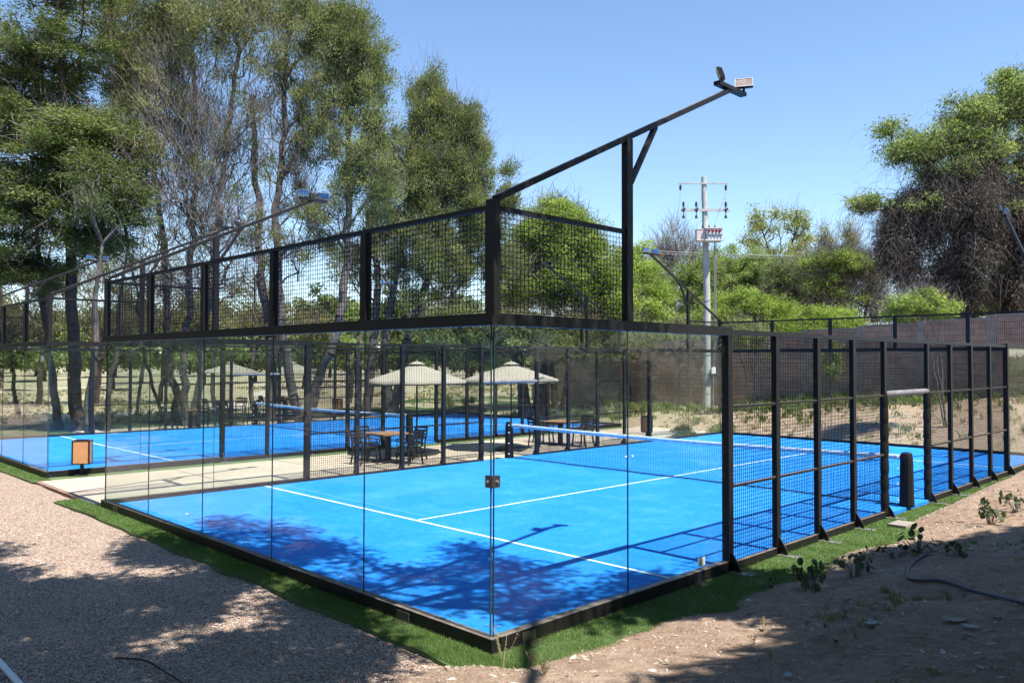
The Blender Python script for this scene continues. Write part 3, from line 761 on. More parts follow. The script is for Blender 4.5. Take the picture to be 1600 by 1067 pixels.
# a pair of small things dropped on the court by the net
sh = empty('racket_ball', (0, 0, 0)); sh.name = 'tennis_ball'
bp_ = onz(978, 716, .0)
def ball(p, label):
    t = np.linspace(0, pi, 9); f = np.linspace(0, 2 * pi, 13)[:-1]; V = []; F = []
    for a in t:
        for b in f: V.append((p[0] + .033 * sin(a) * cos(b), p[1] + .033 * sin(a) * sin(b), .035 + .033 * cos(a)))
    for i in range(8):
        for j in range(12): F.append((i * 12 + j, (i + 1) * 12 + j, (i + 1) * 12 + (j + 1) % 12, i * 12 + (j + 1) % 12))
    return MB().arr(V, F)
bpy.data.objects.remove(sh)
for k, (px, py, lb) in enumerate(((978, 716, 'small pale ball lying beyond the net, left one of the pair'), (988, 715, 'small pale ball lying beyond the net, right one of the pair'))):
    tag(ball(onz(px, py, .0), lb).build('ball', MT['white'], smooth=True), lb, 'ball', 'balls left on the court')

# ------------------------------------------------------------------ litter bins
def make_bin():
    root = empty('litter_bin')
    MB().box(-.14, .14, -.10, .10, 0, .012).build('foot_plate', MT['steel'], root)
    MB().box(-.035, .035, -.035, .035, .012, .26).build('stand', MT['steel'], root)
    w = .17; z0, z1 = .26, .80
    fr = MB()
    for sx in (-1, 1):
        for sy in (-1, 1): fr.box(sx * w - .016, sx * w + .016, sy * w - .016, sy * w + .016, z0, z1)
    for z in (z0, z1 - .022):
        for s in (-1, 1):
            fr.box(-w + .016, w - .016, s * w - .014, s * w + .014, z, z + .022); fr.box(s * w - .014, s * w + .014, -w + .016, w - .016, z, z + .022)
    fr.box(-w + .015, w - .015, -w + .015, w - .015, z0 + .002, z0 + .012)
    fr.build('bin_frame', MT['steel'], root)
    for s in (-1, 1):
        MB().box(-w + .017, w - .017, s * w - .008, s * w + .008, z0 + .023, z1 - .024).build('wood_panel', MT['binwood'], root)
        MB().box(s * w - .008, s * w + .008, -w + .017, w - .017, z0 + .023, z1 - .024).build('wood_panel', MT['binwood'], root)
    return root
b1 = make_bin(); p = onz(128, 742, -.045)
b1.location = (p[0], p[1], -.045); b1.rotation_euler = (0, 0, radians(62))
tag(b1, 'square wood panelled litter bin on a black stand beside the farther court corner', 'litter bin', 'wooden litter bins')
b2 = copy_tree(b1); p = onz(1013, 688, -.05); b2.location = (-10.9, 17.4, -.045); b2.rotation_euler = (0, 0, radians(40)); b2.scale = (1.0, 1.0, 1.0)

for ch_ in list(b2.children):
    if ch_.name.startswith('wood_panel'): ch_.data = ch_.data.copy(); ch_.data.materials[0] = MT['shadedwood']
b2['label'] = 'litter bin of dark wood with shade painted into its panels, at the far end of the deck between the courts'
b3 = copy_tree(b1); p = fdz(528, 40, -.08); b3.location = tuple(p); b3['label'] = 'small brown litter bin on the lawn behind the farther court'; b3.rotation_euler = (0, 0, .3)

# ------------------------------------------------------------------ umbrellas, tables, chairs
def make_umbrella():
    root = empty('patio_umbrella')
    b = MB(); b.box(-.42, .42, -.42, .42, 0, .07); b.build('umbrella_base', MT['umbbase'], root)
    MB().tube((0, 0, .07), (0, 0, .45), .035, n=10).build('base_sleeve', MT['clamp'], root)
    MB().tube((0, 0, .2), (0, 0, 2.55), .024, n=10).build('umbrella_pole', MT['chair'], root)
    n = 8; R = 1.42; V = []; F = []; rings = 8; sub = 4
    def H(r): return 2.56 - .47 * (r / R) ** .97
    m = n * sub
    for i in range(rings + 1):
        for k in range(m):
            a = 2 * pi * k / m + pi / 8; e = k % sub / sub
            q = cos(pi / n) / cos((e - .5) * 2 * pi / n) ; rr = R * i / rings * q
            sag = .035 * sin(pi * e) * (i / rings)
            V.append((rr * cos(a), rr * sin(a), H(R * i / rings) - sag))
    for i in range(rings):
        for k in range(m): F.append((i * m + k, (i + 1) * m + k, (i + 1) * m + (k + 1) % m, i * m + (k + 1) % m))
    # short valance
    base = len(V)
    for k in range(m): x, y, z = V[rings * m + k]; V.append((x * 1.002, y * 1.002, z - .07))
    for k in range(m): F.append((rings * m + k, base + k, base + (k + 1) % m, rings * m + (k + 1) % m))
    can = MB().arr(V, F).build('canopy', MT['umb'], root, smooth=True)
    v = MB(); VV = []; FF = []
    for i, (rr, z) in enumerate(((.02, 2.62), (.13, 2.585), (.24, 2.53))):
        for k in range(16): a = 2 * pi * k / 16; VV.append((rr * cos(a), rr * sin(a), z))
    for i in range(2):
        for k in range(16): FF.append((i * 16 + k, i * 16 + 16 + k, i * 16 + 16 + (k + 1) % 16, i * 16 + (k + 1) % 16))
    v.arr(VV, FF); v.build('vent_cap', MT['umb'], can)
    MB().tube((0, 0, 2.60), (0, 0, 2.68), .018, .006, n=8).build('finial', MT['umb'], can)
    rb = MB()
    for k in range(8):
        a = 2 * pi * k / 8 + pi / 8
        P = [(r_ * cos(a), r_ * sin(a), H(r_) - .022) for r_ in np.linspace(.03, R * .97, 7)]
        for q0, q1 in zip(P[:-1], P[1:]): rb.bar(q0, q1, .014, .018)
        rb.bar((.03 * cos(a), .03 * sin(a), 2.05), (.66 * cos(a), .66 * sin(a), H(.66) - .03), .012, .014)
    rb.build('canopy_ribs', MT['chair'], root)
    return root
def make_table(hh=.75, w_=.92, wood='wood'):
    root = empty('patio_table')
    t = MB()
    for k in range(6):
        y0 = -w_ / 2 + k * w_ / 6; t.box(-w_ / 2, w_ / 2, y0 + .004, y0 + w_ / 6 - .004, hh - .03, hh)
    t.build('tabletop', MT[wood], root)
    MB().box(-w_ / 2 + .04, w_ / 2 - .04, -w_ / 2 + .04, w_ / 2 - .04, hh - .055, hh - .0315).build('top_frame', MT['chair'], root)
    MB().box(-.06, .06, -.06, .06, .03, hh - .056).build('table_column', MT['chair'], root)
    MB().box(-.3, .3, -.3, .3, 0, .03).build('table_foot', MT['chair'], root)
    return root
def make_chair(seat=.44, hb=.86):
    root = empty('patio_chair'); m = MT['chair']
    s = MB()
    for k in range(6): y0 = -.22 + k * .075; s.box(-.22, .22, y0, y0 + .062, seat - .02, seat)
    s.build('seat', m, root)
    b = MB()
    b.bar((-.22, .22, seat), (-.22, .30, hb), .035); b.bar((.22, .22, seat), (.22, .30, hb), .035)
    for z in np.linspace(seat + .14, hb - .02, 4): b.bar((-.205, .235 + .07 * (z - seat) / (hb - seat), z), (.205, .235 + .07 * (z - seat) / (hb - seat), z), .016, .06)
    b.build('backrest', m, root)
    for sx in (-1, 1):
        MB().bar((sx * .21, -.2, seat - .02), (sx * .225, -.24, 0), .032).build('leg', m, root)
        MB().bar((sx * .21, .2, seat - .02), (sx * .225, .27, 0), .032).build('leg', m, root)
        a = MB(); a.path([(sx * .235, .25, seat + .24), (sx * .245, .1, seat + .22), (sx * .25, -.1, seat + .215), (sx * .245, -.2, seat + .19), (sx * .235, -.2, seat)], .015, 6); a.build('armrest', m, root)
    return root
def make_stool():
    root = make_chair(.74, 1.08); root.name = 'bar_stool'
    f = MB()
    for a, b in (((-.2, -.2), (.2, -.2)), ((-.2, .2), (.2, .2)), ((-.2, -.2), (-.2, .2)), ((.2, -.2), (.2, .2))): f.bar((*a, .28), (*b, .28), .022)
    f.build('footrest', MT['chair'], root)
    return root
U = make_umbrella(); T1 = make_table(); C1 = make_chair(); S1 = make_stool()
TH = make_table(1.05, .95, 'wood'); TH.name = 'bar_table'
used = set()
def put(proto, x, y, rz, z, label, cat, group):
    o = proto if proto.name not in used else copy_tree(proto)
    used.add(proto.name)
    o.location = (x, y, z); o.rotation_euler = (0, 0, rz); return tag(o, label, cat, group)
ZD = -.045
put(U, -12.65, 9.0, .2, ZD, 'cream octagonal patio umbrella open beside the low table set on the deck', 'umbrella', 'cream patio umbrellas')
put(U, -11.78, 11.85, .5, ZD, 'cream octagonal patio umbrella open just behind the left post of the front net', 'umbrella', 'cream patio umbrellas')
put(T1, -12.0, 7.55, .0, ZD, 'square wooden topped table on the deck between the courts, low set near the umbrella base', 'table', 'patio tables')
for dx, dy, rz, lb in ((.0, -.72, 3.14, 'dark slatted armchair at the low table, on the side nearest the camera'), (.78, .1, -1.55, 'dark slatted armchair at the low table, pushed in from the front court side'), (-.76, -.1, 1.6, 'dark slatted armchair at the low table, with its back to the farther court'), (.1, .76, .1, 'dark slatted armchair at the low table, on the side by the umbrella')):
    put(C1, -12.0 + dx, 7.55 + dy, rz, ZD, lb, 'chair', 'armchairs at the low deck table')
put(T1, -11.75, 14.0, .1, ZD, 'square wooden topped table on the deck seen behind the front net', 'table', 'patio tables')
for dx, dy, rz, lb in ((-.1, -.85, 3.2, 'dark slatted armchair at the table behind the front net, on its left end'), (.8, .15, -1.5, 'dark slatted armchair at the table behind the front net, front court side'), (-.82, .1, 1.5, 'dark slatted armchair at the table behind the front net, farther court side'), (.15, .9, .1, 'dark slatted armchair at the table behind the front net, on its right end')):
    put(C1, -11.75 + dx, 14.0 + dy, rz, ZD, lb, 'chair', 'armchairs at the deck table behind the net')
# far sets behind court two
FZ = -.083
for k, (px, dep) in enumerate(((360, 43.5), (458, 44.5))):
    p = fdz(px, dep, FZ)
    put(U, p[0], p[1], .3 * k, FZ, ['distant cream patio umbrella behind the farther court, left one', 'distant cream patio umbrella behind the farther court, right one'][k], 'umbrella', 'cream patio umbrellas')
for k, (px, dep, lb) in enumerate(((298, 31.6, 'tall table in the shade behind the farther court, left of the distant umbrellas'), (362, 33.6, 'tall table in the shade behind the farther court, below the left distant umbrella'), (446, 36.5, 'tall table in the shade behind the farther court, below the right distant umbrella'))):
    p = fdz(px, dep, FZ)
    put(T1 if k == 0 else TH, p[0], p[1], .2 * k, FZ, lb.replace('tall table', 'low table') if k == 0 else lb, 'table', 'patio tables')
    side = ['left of its table', 'right of its table', 'in front of its table', 'behind its table']
    wh = ['under the trees', 'below the left distant umbrella', 'below the right distant umbrella'][k]
    for j, (dx, dy, rz) in enumerate(((-.65, -.55, 2.3), (.6, .6, -.8), (.6, -.6, 4.0), (-.6, .65, .8))):
        put(C1 if k == 0 else S1, p[0] + dx, p[1] + dy, rz, FZ, 'distant dark %s %s, standing %s' % ('armchair' if k == 0 else 'bar stool', wh, side[j]), 'chair' if k == 0 else 'stool', 'seats behind the farther court')
#END_PART1
# ------------------------------------------------------------------ block wall on the rise
def wall_between(A, B, secs):
    A = np.array(A, float); B = np.array(B, float); L = np.linalg.norm(B - A); a = math.atan2(B[1] - A[1], B[0] - A[0])
    root = empty('block_wall', (A[0], A[1], 0), a)
    tag(root, 'long grey brown concrete block wall with pale columns on the rise behind the courts', 'wall')
    d = (B - A) / L; x = 0.0; n = len(secs)
    for k, (frac, zt) in enumerate(secs):
        x1 = L * frac
        zb = -.6
        MB().box(x + .151, x1 - .151, -.09, .09, zb, zt).build('block_panel', MT['wall'], root)
        MB().box(x1 - .15, x1 + .15, -.12, .12, zb, zt + .06).build('wall_column', MT['wall_col'], root)
        MB().box(x + .151, x1 - .151, -.10, .10, zt + .001, zt + .075).build('wall_coping', MT['wall_col'], root)
        x = x1
    return root
WA = fd(1760, 500, 25.5)[:2]; WB = fd(835, 560, 52)[:2]
wall_between(WA, WB, [(.045, 4.25), (.125, 4.2), (.205, 4.1), (.285, 4.0), (.365, 3.9), (.445, 3.8), (.525, 3.72), (.605, 3.62), (.685, 3.55), (.765, 3.5), (.845, 3.42), (.925, 3.35), (1.0, 3.3)])

# ------------------------------------------------------------------ utility poles
def utility_pole():
    dep = 38.0; k = dep / FOC
    P = fdz(1105, dep, 0); z0 = float(ground_z(P[0], P[1]))
    rz = math.atan2(CR[1], CR[0])
    root = empty('utility_pole', (P[0], P[1], 0), rz)
    tag(root, 'grey concrete utility pole with two crossarms, insulators and transformer boxes beside the block wall', 'utility pole')
    H = lambda py: CAMP[2] + (565 - py) * k
    X = lambda px: (px - 1104) * k
    top = H(275)
    m = MB(); m.path([(-.02, 0, z0 - .2), (0, 0, (z0 + top) / 2), (-.13, 0, top)], [.20, .165, .12], 12); m.build('pole_shaft', MT['pole'], root)
    MB().box(X(1059), X(1137), -.17, -.10, H(286) - .03, H(286) + .03).build('crossarm', MT['pole'], root)
    MB().box(X(1063), X(1139), -.20, -.11, H(328) - .06, H(328) + .06).build('crossarm', MT['pole'], root)
    for px in (1062, 1133):
        q = MB(); q.tube((X(px), -.14, H(288)), (X(px), -.14, H(297)), .02, n=6)
        for z in np.linspace(H(290), H(295), 3): q.tube((X(px), -.14, z - .03), (X(px), -.14, z + .03), .065, .045, n=10)
        q.build('insulator', MT['ceramic'], root)
    for px in (1066, 1086, 1132):
        q = MB(); q.tube((X(px), -.22, H(341)), (X(px), -.22, H(315)), .022, n=6)
        for z in np.linspace(H(322), H(317), 4): q.tube((X(px), -.22, z - .03), (X(px), -.22, z + .03), .06, .04, n=10)
        q.tube((X(px), -.22, H(341)), (X(px), -.22, H(337)), .07, .05, n=10)
        q.bar((X(px), -.22, H(332)), (X(px) + .08, -.28, H(325)), .05); q.build('fuse_cutout', MT['ceramic'], root)
    # transformer bank
    t = MB(); t.box(X(1098), X(1122), -.75, -.19, H(377), H(360)); t.box(X(1095), X(1123), -.80, -.17, H(360) + .001, H(360) + .05); t.box(X(1095), X(1123), -.80, -.17, H(379), H(377) - .001)
    tr = t.build('transformer', MT['trafo'], root)
    t = MB()
    for x in np.linspace(X(1100), X(1120), 5): t.box(x - .012, x + .012, -.785, -.751, H(376.5), H(370))
    t.box(X(1098), X(1122), -.80, -.752, H(369.5), H(368.2)); t.build('cooling_fin', MT['lampw'], tr)
    for px in (1101, 1107, 1112.5, 1117.5):
        q = MB(); q.tube((X(px), -.75, H(365)), (X(px) + .04, -.86, H(362.5)), .055, .03, n=8); q.build('bushing', MT['red'], tr)
    for px in (1094, 1104, 1113):
        q = MB(); q.tube((X(px), -.45, H(359)), (X(px), -.45, H(353.5)), .05, .03, n=8); q.build('bushing', MT['ceramic'], tr)
    MB().box(X(1084), X(1097.5), -.62, -.2, H(378), H(361)).build('switch_box', MT['trafo_fin'], root)
    MB().box(X(1084) - .02, X(1097.4), -.64, -.18, H(361) + .001, H(361) + .04).build('box_lid', MT['trafo'], root)
    # conduits and meter box low on the pole
    q = MB(); q.path([(X(1114.5), -.21, H(379)), (X(1114.5), -.20, H(480)), (X(1112), -.21, H(580)), (X(1111), -.21, z0)], .028, 6); q.path([(X(1116.5), -.24, H(379)), (X(1116), -.22, H(470)), (X(1113), -.25, H(575))], .02, 6)
    q.build('conduit', MT['galv'], root)
    MB().box(X(1108), X(1114), -.42, -.18, H(583), H(573)).build('meter_box', MT['white'], root)
    q = MB()
    for py in (470, 513, 555, 585, 600, 615): q.tube((0 if py < 560 else -.01, 0, H(py)), (-.01, 0, H(py) + .03), .185 if py < 500 else .20, n=12)
    q.build('steel_band', MT['galv'], root)
    q = MB(); q.path([(X(1096), -.2, H(572)), (X(1094.5), -.22, H(582)), (X(1096), -.2, H(592)), (X(1098), -.19, H(583))], .012, 6)
    q.path([(X(1062), -.14, H(298)), (X(1060), -.2, H(320)), (X(1048), -.4, H(360))], .009, 5)
    q.path([(X(1133), -.14, H(298)), (X(1129), -.2, H(312)), (X(1118), -.3, H(340)), (X(1113), -.45, H(353))], .009, 5)
    q.path([(X(1130), -.2, H(308)), (X(1135), -.3, H(322))], .009, 5); q.path([(X(1096), -.1, H(292)), (X(1094), -.2, H(310)), (X(1087), -.22, H(328))], .009, 5)
    q.build('drop_wire', MT['galv'], root)
    return root
utility_pole()
def thin_pole(px, dep, ptop, pbot, label):
    P = fdz(px, dep, 0); z0 = float(ground_z(P[0], P[1])); k = dep / FOC; top = CAMP[2] + (565 - ptop) * k
    m = MB(); m.path([(P[0], P[1], z0 - .2), (P[0], P[1], z0 + 3), (P[0], P[1], top)], [.16, .14, .10], 10)
    o = m.build('telephone_pole', MT['pole']); return tag(o, label, 'pole')
thin_pole(1028, 58, 404, 600, 'slender pale pole standing behind the courts, left of the utility pole')
# sagging service cable across the trees
A = fd(930, 386, 60); B = fd(1105, 396, 57); C_ = fd(1400, 401, 50); D_ = fd(1700, 372, 46)
mb = MB(); mb.path(np.concatenate([spline([A, B, C_, D_], 40)]), .024, 6); mb.path(spline([A, B, C_, D_], 40) + np.array([0, 0, -.16]), .016, 6)
tag(mb.build('power_cable', MT['pole']), 'pair of pale overhead cables sagging across the trees behind the utility pole', 'cable')

# ------------------------------------------------------------------ trees
def rand_dir(r, n):
    v = r.normal(size=(n, 3)); return v / np.linalg.norm(v, axis=1)[:, None]

def skeleton(r, trunks, clumps, seg=.55, up=.6, wig=.12):
    P = []; par = []
    for tr in trunks:
        tr = np.array(tr, float); d = np.r_[0, np.cumsum(np.linalg.norm(np.diff(tr, axis=0), axis=1))]
        n = max(3, int(d[-1] / seg)); q = np.linspace(0, d[-1], n + 1)
        pts = np.stack([np.interp(q, d, tr[:, k]) for k in range(3)], 1)
        pts[1:-1] += r.normal(0, wig * .3, (n - 1, 3))
        b = len(P)
        for i, p in enumerate(pts): P.append(p); par.append(-1 if i == 0 else b + i - 1)
    nt = len(P)
    base = np.array(P); cap = nt + len(clumps) * 16
    arr = np.zeros((cap, 3)); arr[:nt] = base; n = nt
    dist = np.min(np.linalg.norm(clumps[:, None] - base[None], axis=2), axis=1)
    for ci in np.argsort(dist):
        c = clumps[ci]; D = c - arr[:n]; hd = np.linalg.norm(D[:, :2], axis=1); L = np.linalg.norm(D, axis=1)
        cost = L + np.maximum(0, up * hd - D[:, 2]) * .9
        j = int(np.argmin(cost)); l = L[j]; m = min(15, max(1, int(l / seg)))
        p0 = arr[j]; t = np.arange(1, m + 1) / m
        pts = p0 + (c - p0) * t[:, None]
        pts[:, 2] += np.sin(t * pi) * l * .08 * (1 if up > 0 else -1)
        pts[:-1] += r.normal(0, wig, (m - 1, 3)) * min(1, l)
        for i in range(m):
            if n >= cap: break
            arr[n] = pts[i]; par.append(j if i == 0 else n - 1); n += 1
    return arr[:n], np.array(par), nt

def make_tree(name, label, cat, base, trunks, lobes, bark, leaf, seed, clump_r=.55, leaves=90, lsize=.12, lw=.4,
              r_trunk=.2, r_tip=.012, ldir='up', flat=.7, twigs=8, twig_len=.6, twig_w=.010, twig_mat=None, up=.6, group='trees behind the courts', wig=.12, seg=.55, leafy=1.0, tw_droop=0.0, expo=2.2, soft=1.0, dead=0, dead_size=.1):
    """lobes: (centre, radii, n_clumps[, leaf fraction]); every trunk is a polyline"""
    r = np.random.default_rng(seed)
    cl = []; lf = []; tw = []
    for lb in lobes:
        c, rad, n = lb[:3]; frac = lb[3] if len(lb) > 3 else leafy; tw += [lb[4] if len(lb) > 4 else 1.0] * n
        v = rand_dir(r, n) * (r.uniform(.05, 1, n) ** .5)[:, None]
        v *= 1 + .22 * np.sin(v[:, :1] * 5 + seed) * np.cos(v[:, 1:2] * 4 + v[:, 2:3] * 3)
        cl.append(np.array(c) + v * np.array(rad)); lf.append(r.random(n) < frac)
    cl = np.concatenate(cl); lf = np.concatenate(lf)
    arr, par, nt = skeleton(r, trunks, cl, seg=seg, up=up, wig=wig)
    cnt = np.zeros(len(arr)); child = np.zeros(len(arr), bool)
    for i in range(len(arr)):
        if par[i] >= 0: child[par[i]] = True
    cnt[~child] = 1
    for i in range(len(arr) - 1, -1, -1):
        if par[i] >= 0: cnt[par[i]] += cnt[i]
    rad = r_tip * cnt ** (1 / expo); mx = rad[:nt].max(); 
    rad = np.where(np.arange(len(arr)) < nt, rad * r_trunk / mx, np.minimum(rad * (r_trunk / mx) ** .6, r_trunk * .7))
    # trunks keep a sensible girth: radius falls along height
    isr = np.arange(len(arr)) < nt
    zmin, zmax = arr[:nt, 2].min(), arr[:nt, 2].max()
    tt = (arr[:, 2] - zmin) / max(.1, zmax - zmin)
    rad = np.where(isr, r_trunk * (1.12 - .8 * np.clip(tt, 0, 1)), rad); rad = np.maximum(rad, r_tip * .8)
    k = np.where(par >= 0)[0]; pr_ = par[k]
    root = empty(name, base)
    tag(root, label, cat, group)
    big = rad[k] > .035
    bm = MB(); rp = np.minimum(rad[pr_], np.where((pr_ < nt) & (k >= nt), rad[k] * 1.6, rad[pr_]))
    bm.segs(arr[pr_][big], arr[k][big], rp[big], rad[k][big], 8)
    bm.segs(arr[pr_][~big], arr[k][~big], rp[~big], rad[k][~big], 4)
    bm.build('trunk', bark, root, smooth=True, loc=None).location = (-base[0], -base[1], -base[2])
    # bare twigs
    if twigs:
        ci = np.repeat(np.arange(len(cl)), np.maximum(0, np.round(np.array(tw) * twigs * r.lognormal(-.1, .5, len(cl)))).astype(int)); m = len(ci)
        C0 = cl[ci] + r.normal(0, clump_r * .5, (m, 3))
        ctr = np.array(np.mean(arr[:nt], axis=0)); out = C0 - ctr; out /= np.linalg.norm(out, axis=1)[:, None]
        d = out * .6 + rand_dir(r, m) * .75 + np.array([0, 0, up * .6 - tw_droop]); d /= np.linalg.norm(d, axis=1)[:, None]
        L = twig_len * r.uniform(.4, 1.4, m)
        mid = C0 + d * L[:, None] * .5 + r.normal(0, .05, (m, 3)); d2 = d + rand_dir(r, m) * .5 + np.array([0, 0, -tw_droop]); end = mid + d2 * L[:, None] * .5
        tm = MB(); wv = twig_w * r.uniform(.6, 1.4, m)
        tm.segs(C0, mid, wv, wv * .7, 3, r.random(m)); tm.segs(mid, end, wv * .7, wv * .3, 3, r.random(m))
        tm.build('bare_twigs', twig_mat or MT['twig'], root).location = (-base[0], -base[1], -base[2])
    if dead:
        q = np.where(~lf)[0]; n = dead; ci = np.repeat(q, n); m = len(ci)
        v = rand_dir(r, m) * (r.random(m) ** .6)[:, None] * np.array([.7, .7, 1.5]) - np.array([0, 0, .7])
        pos = cl[ci] + v * clump_r; d = rand_dir(r, m) * .9 + np.array([0, 0, -.8]); d /= np.linalg.norm(d, axis=1)[:, None]
        wv = np.cross(d, rand_dir(r, m)); wv /= np.maximum(np.linalg.norm(wv, axis=1), 1e-5)[:, None]; L = dead_size * r.uniform(.5, 1.5, m); Wd = L * .3
        V = np.stack([pos, pos + d * (L * .45)[:, None] + wv * (Wd * .5)[:, None], pos + d * L[:, None], pos + d * (L * .45)[:, None] - wv * (Wd * .5)[:, None]], 1)
        tint = np.clip(r.normal(.42, .2, len(cl))[ci] + r.normal(0, .16, m), 0, 1)
        MB().arr(V.reshape(-1, 3), np.arange(m * 4).reshape(m, 4), np.repeat(tint, 4)).build('dead_strands', MT['lf_dead'], root, attr=True).location = (-base[0], -base[1], -base[2])
    sel = np.where(lf)[0]
    if len(sel) and leaves:
        cs = cl[sel]; n = leaves; ctr = np.mean(cl, axis=0)
        sz = clump_r * r.uniform(.6, 1.3, len(cs))
        ci = np.repeat(np.arange(len(cs)), n); m = len(ci)
        v = rand_dir(r, m) * (r.random(m) ** (.6 * soft))[:, None] * np.array([1, 1, flat])
        pos = cs[ci] + v * sz[ci][:, None]
        if ldir == 'up': d = v * .8 + rand_dir(r, m) * .55 + np.array([0, 0, .75])
        elif ldir == 'fan': d = v * np.array([1.4, 1.4, .2]) + rand_dir(r, m) * .45 + np.array([0, 0, -.12])
        elif ldir == 'droop': d = rand_dir(r, m) * .4 + np.array([0, 0, -1.0])
        else: d = rand_dir(r, m) + v * .4
        d /= np.linalg.norm(d, axis=1)[:, None]
        wv = np.cross(d, rand_dir(r, m)); wv /= np.maximum(np.linalg.norm(wv, axis=1), 1e-5)[:, None]
        L = lsize * r.uniform(.55, 1.35, m); Wd = L * lw
        V = np.stack([pos, pos + d * (L * .45)[:, None] + wv * (Wd * .5)[:, None], pos + d * L[:, None], pos + d * (L * .45)[:, None] - wv * (Wd * .5)[:, None]], 1)
        tint = np.clip(r.normal(.45, .22, len(cs))[ci] + r.normal(0, .14, m), 0, 1)
        lm = MB().arr(V.reshape(-1, 3), np.arange(m * 4).reshape(m, 4), np.repeat(tint, 4))
        lm.build('crown', leaf, root, attr=True).location = (-base[0], -base[1], -base[2])
    return root

def L_(px, py, dep, rx, ry, n, frac=None, tw=None):
    """crown lobe: pixel centre, depth, pixel radii -> world"""
    k = dep / FOC; c = fd(px, py, dep)
    a = (c, (rx * k * .95, rx * k * .95, ry * k), n)
    return a if frac is None else a + (frac,) if tw is None else a + (frac, tw)
def TR(dep, pts, zb=None):
    """trunk polyline through pixels at one depth (first point = ground)"""
    out = [fd(px, py, dep + (q[0] if q else 0)) for px, py, *q in pts]
    b = out[0]; g = float(ground_z(b[0], b[1])); out[0] = np.array([b[0], b[1], g - .15]); return out
def bs(tr): p = tr[0][0]; return (float(p[0]), float(p[1]), float(p[2]) + .15)

G1 = 'tall trees behind the farther court'
# 1 the dark cedar on the far left
t = [TR(31, [(118, 690), (116, 560), (112, 400), (100, 200), (95, 20), (95, -120)])]
make_tree('cedar_tree', 'dark green cedar with flat leafy fans and a thick smooth straight trunk, far left', 'tree', bs(t), t,
          [L_(60, 330, 30, 110, 45, 60), L_(165, 290, 30, 72, 60, 76), L_(120, 210, 30, 90, 60, 60), L_(30, 200, 30, 80, 60, 50), L_(90, 90, 31, 90, 60, 56), L_(0, 110, 31, 70, 80, 36), L_(20, 400, 30, 60, 40, 34), L_(100, -20, 31, 90, 60, 44), L_(195, 320, 29.5, 40, 34, 40), L_(175, 210, 31, 50, 40, 40), L_(20, 300, 32, 70, 50, 60), L_(90, 290, 31, 80, 40, 50), L_(60, 160, 32, 90, 50, 50), L_(150, 380, 30, 60, 26, 30), L_(60, 430, 31, 80, 30, 26)],
          MT['bark_dark'], MT['lf_ced'], 101, clump_r=.66, leaves=340, lsize=.125, lw=.34, r_trunk=.23, ldir='fan', flat=.45, twigs=5, twig_len=.8, twig_w=.008, twig_mat=MT['twig'], up=-.1, group=G1)
# 2 big broom of bare twigs with green top
t = [TR(33, [(290, 668), (288, 560), (300, 400), (310, 250), (300, 60), (296, -120)]), TR(33, [(302, 668), (315, 560), (335, 400), (350, 260), (372, 80), (380, -100)]), TR(33.6, [(280, 665), (262, 520), (255, 380), (235, 220), (225, 40)])]
make_tree('casuarina_tree', 'tall broom of bare grey twigs with three close trunks, green only on top', 'tree', bs(t), t,
          [L_(300, 200, 33, 110, 130, 520, .12), L_(320, 330, 33, 115, 80, 300, .07, 1), L_(310, 430, 33, 90, 40, 90, .05, .8), L_(230, 60, 33, 70, 70, 80, .85, .5), L_(330, 30, 33, 90, 70, 120, .85, .5), L_(180, 60, 34, 60, 80, 70, .9, .4), L_(400, 60, 33, 60, 80, 60, .7, .7), L_(300, -60, 33, 130, 60, 80, .9, .5), L_(210, 150, 33, 50, 70, 60, .8, .5), L_(265, 110, 32, 50, 50, 40, .7, .5), L_(380, 190, 33, 60, 90, 60, .12)],
          MT['bark_grey'], MT['lf_cas'], 102, clump_r=.6, leaves=190, lsize=.15, lw=.24, r_trunk=.16, ldir='up', flat=.9, twigs=11, twig_len=.6, twig_w=.0075, up=1.5, group=G1, expo=2.3, wig=.2, seg=.45)
# 3 tall tree with the rounded spire to the right
t = [TR(35, [(478, 655), (500, 590), (530, 500), (545, 400), (545, 250), (540, 90), (545, 10)]), TR(35, [(470, 655), (452, 590), (440, 480), (430, 350), (445, 200), (450, 40), (450, -60)]), TR(35.5, [(425, 648), (424, 560), (410, 440), (400, 300), (395, 150)])]
make_tree('casuarina_tree', 'tallest grey green tree, its rounded right edge against the sky, leaning dark trunks', 'tree', bs(t), t,
          [L_(545, 60, 35, 42, 60, 80, 1, .5), L_(580, 110, 35, 32, 50, 50, 1, .4), L_(530, 130, 35, 55, 60, 70, .9, .6), L_(490, 40, 35, 50, 60, 70, .9, .6), L_(500, 190, 35, 55, 60, 70, .65), L_(585, 190, 35, 28, 60, 30, .9, .5), L_(560, 260, 35, 50, 60, 60, .85), L_(450, 120, 35, 50, 80, 60, .5), L_(450, 260, 35, 60, 80, 110, .18, 1.2), L_(510, 340, 35, 70, 60, 60, .55), L_(430, 0, 35, 50, 60, 56, .8, .6), L_(440, 380, 35, 80, 60, 90, .15, 1), L_(600, 300, 35, 26, 40, 22, .9, .5)],
          MT['bark_grey'], MT['lf_pop'], 103, clump_r=.5, leaves=300, lsize=.115, lw=.32, r_trunk=.2, ldir='up', flat=1.0, twigs=9, twig_len=.7, twig_w=.008, up=1.2, group=G1, wig=.18)
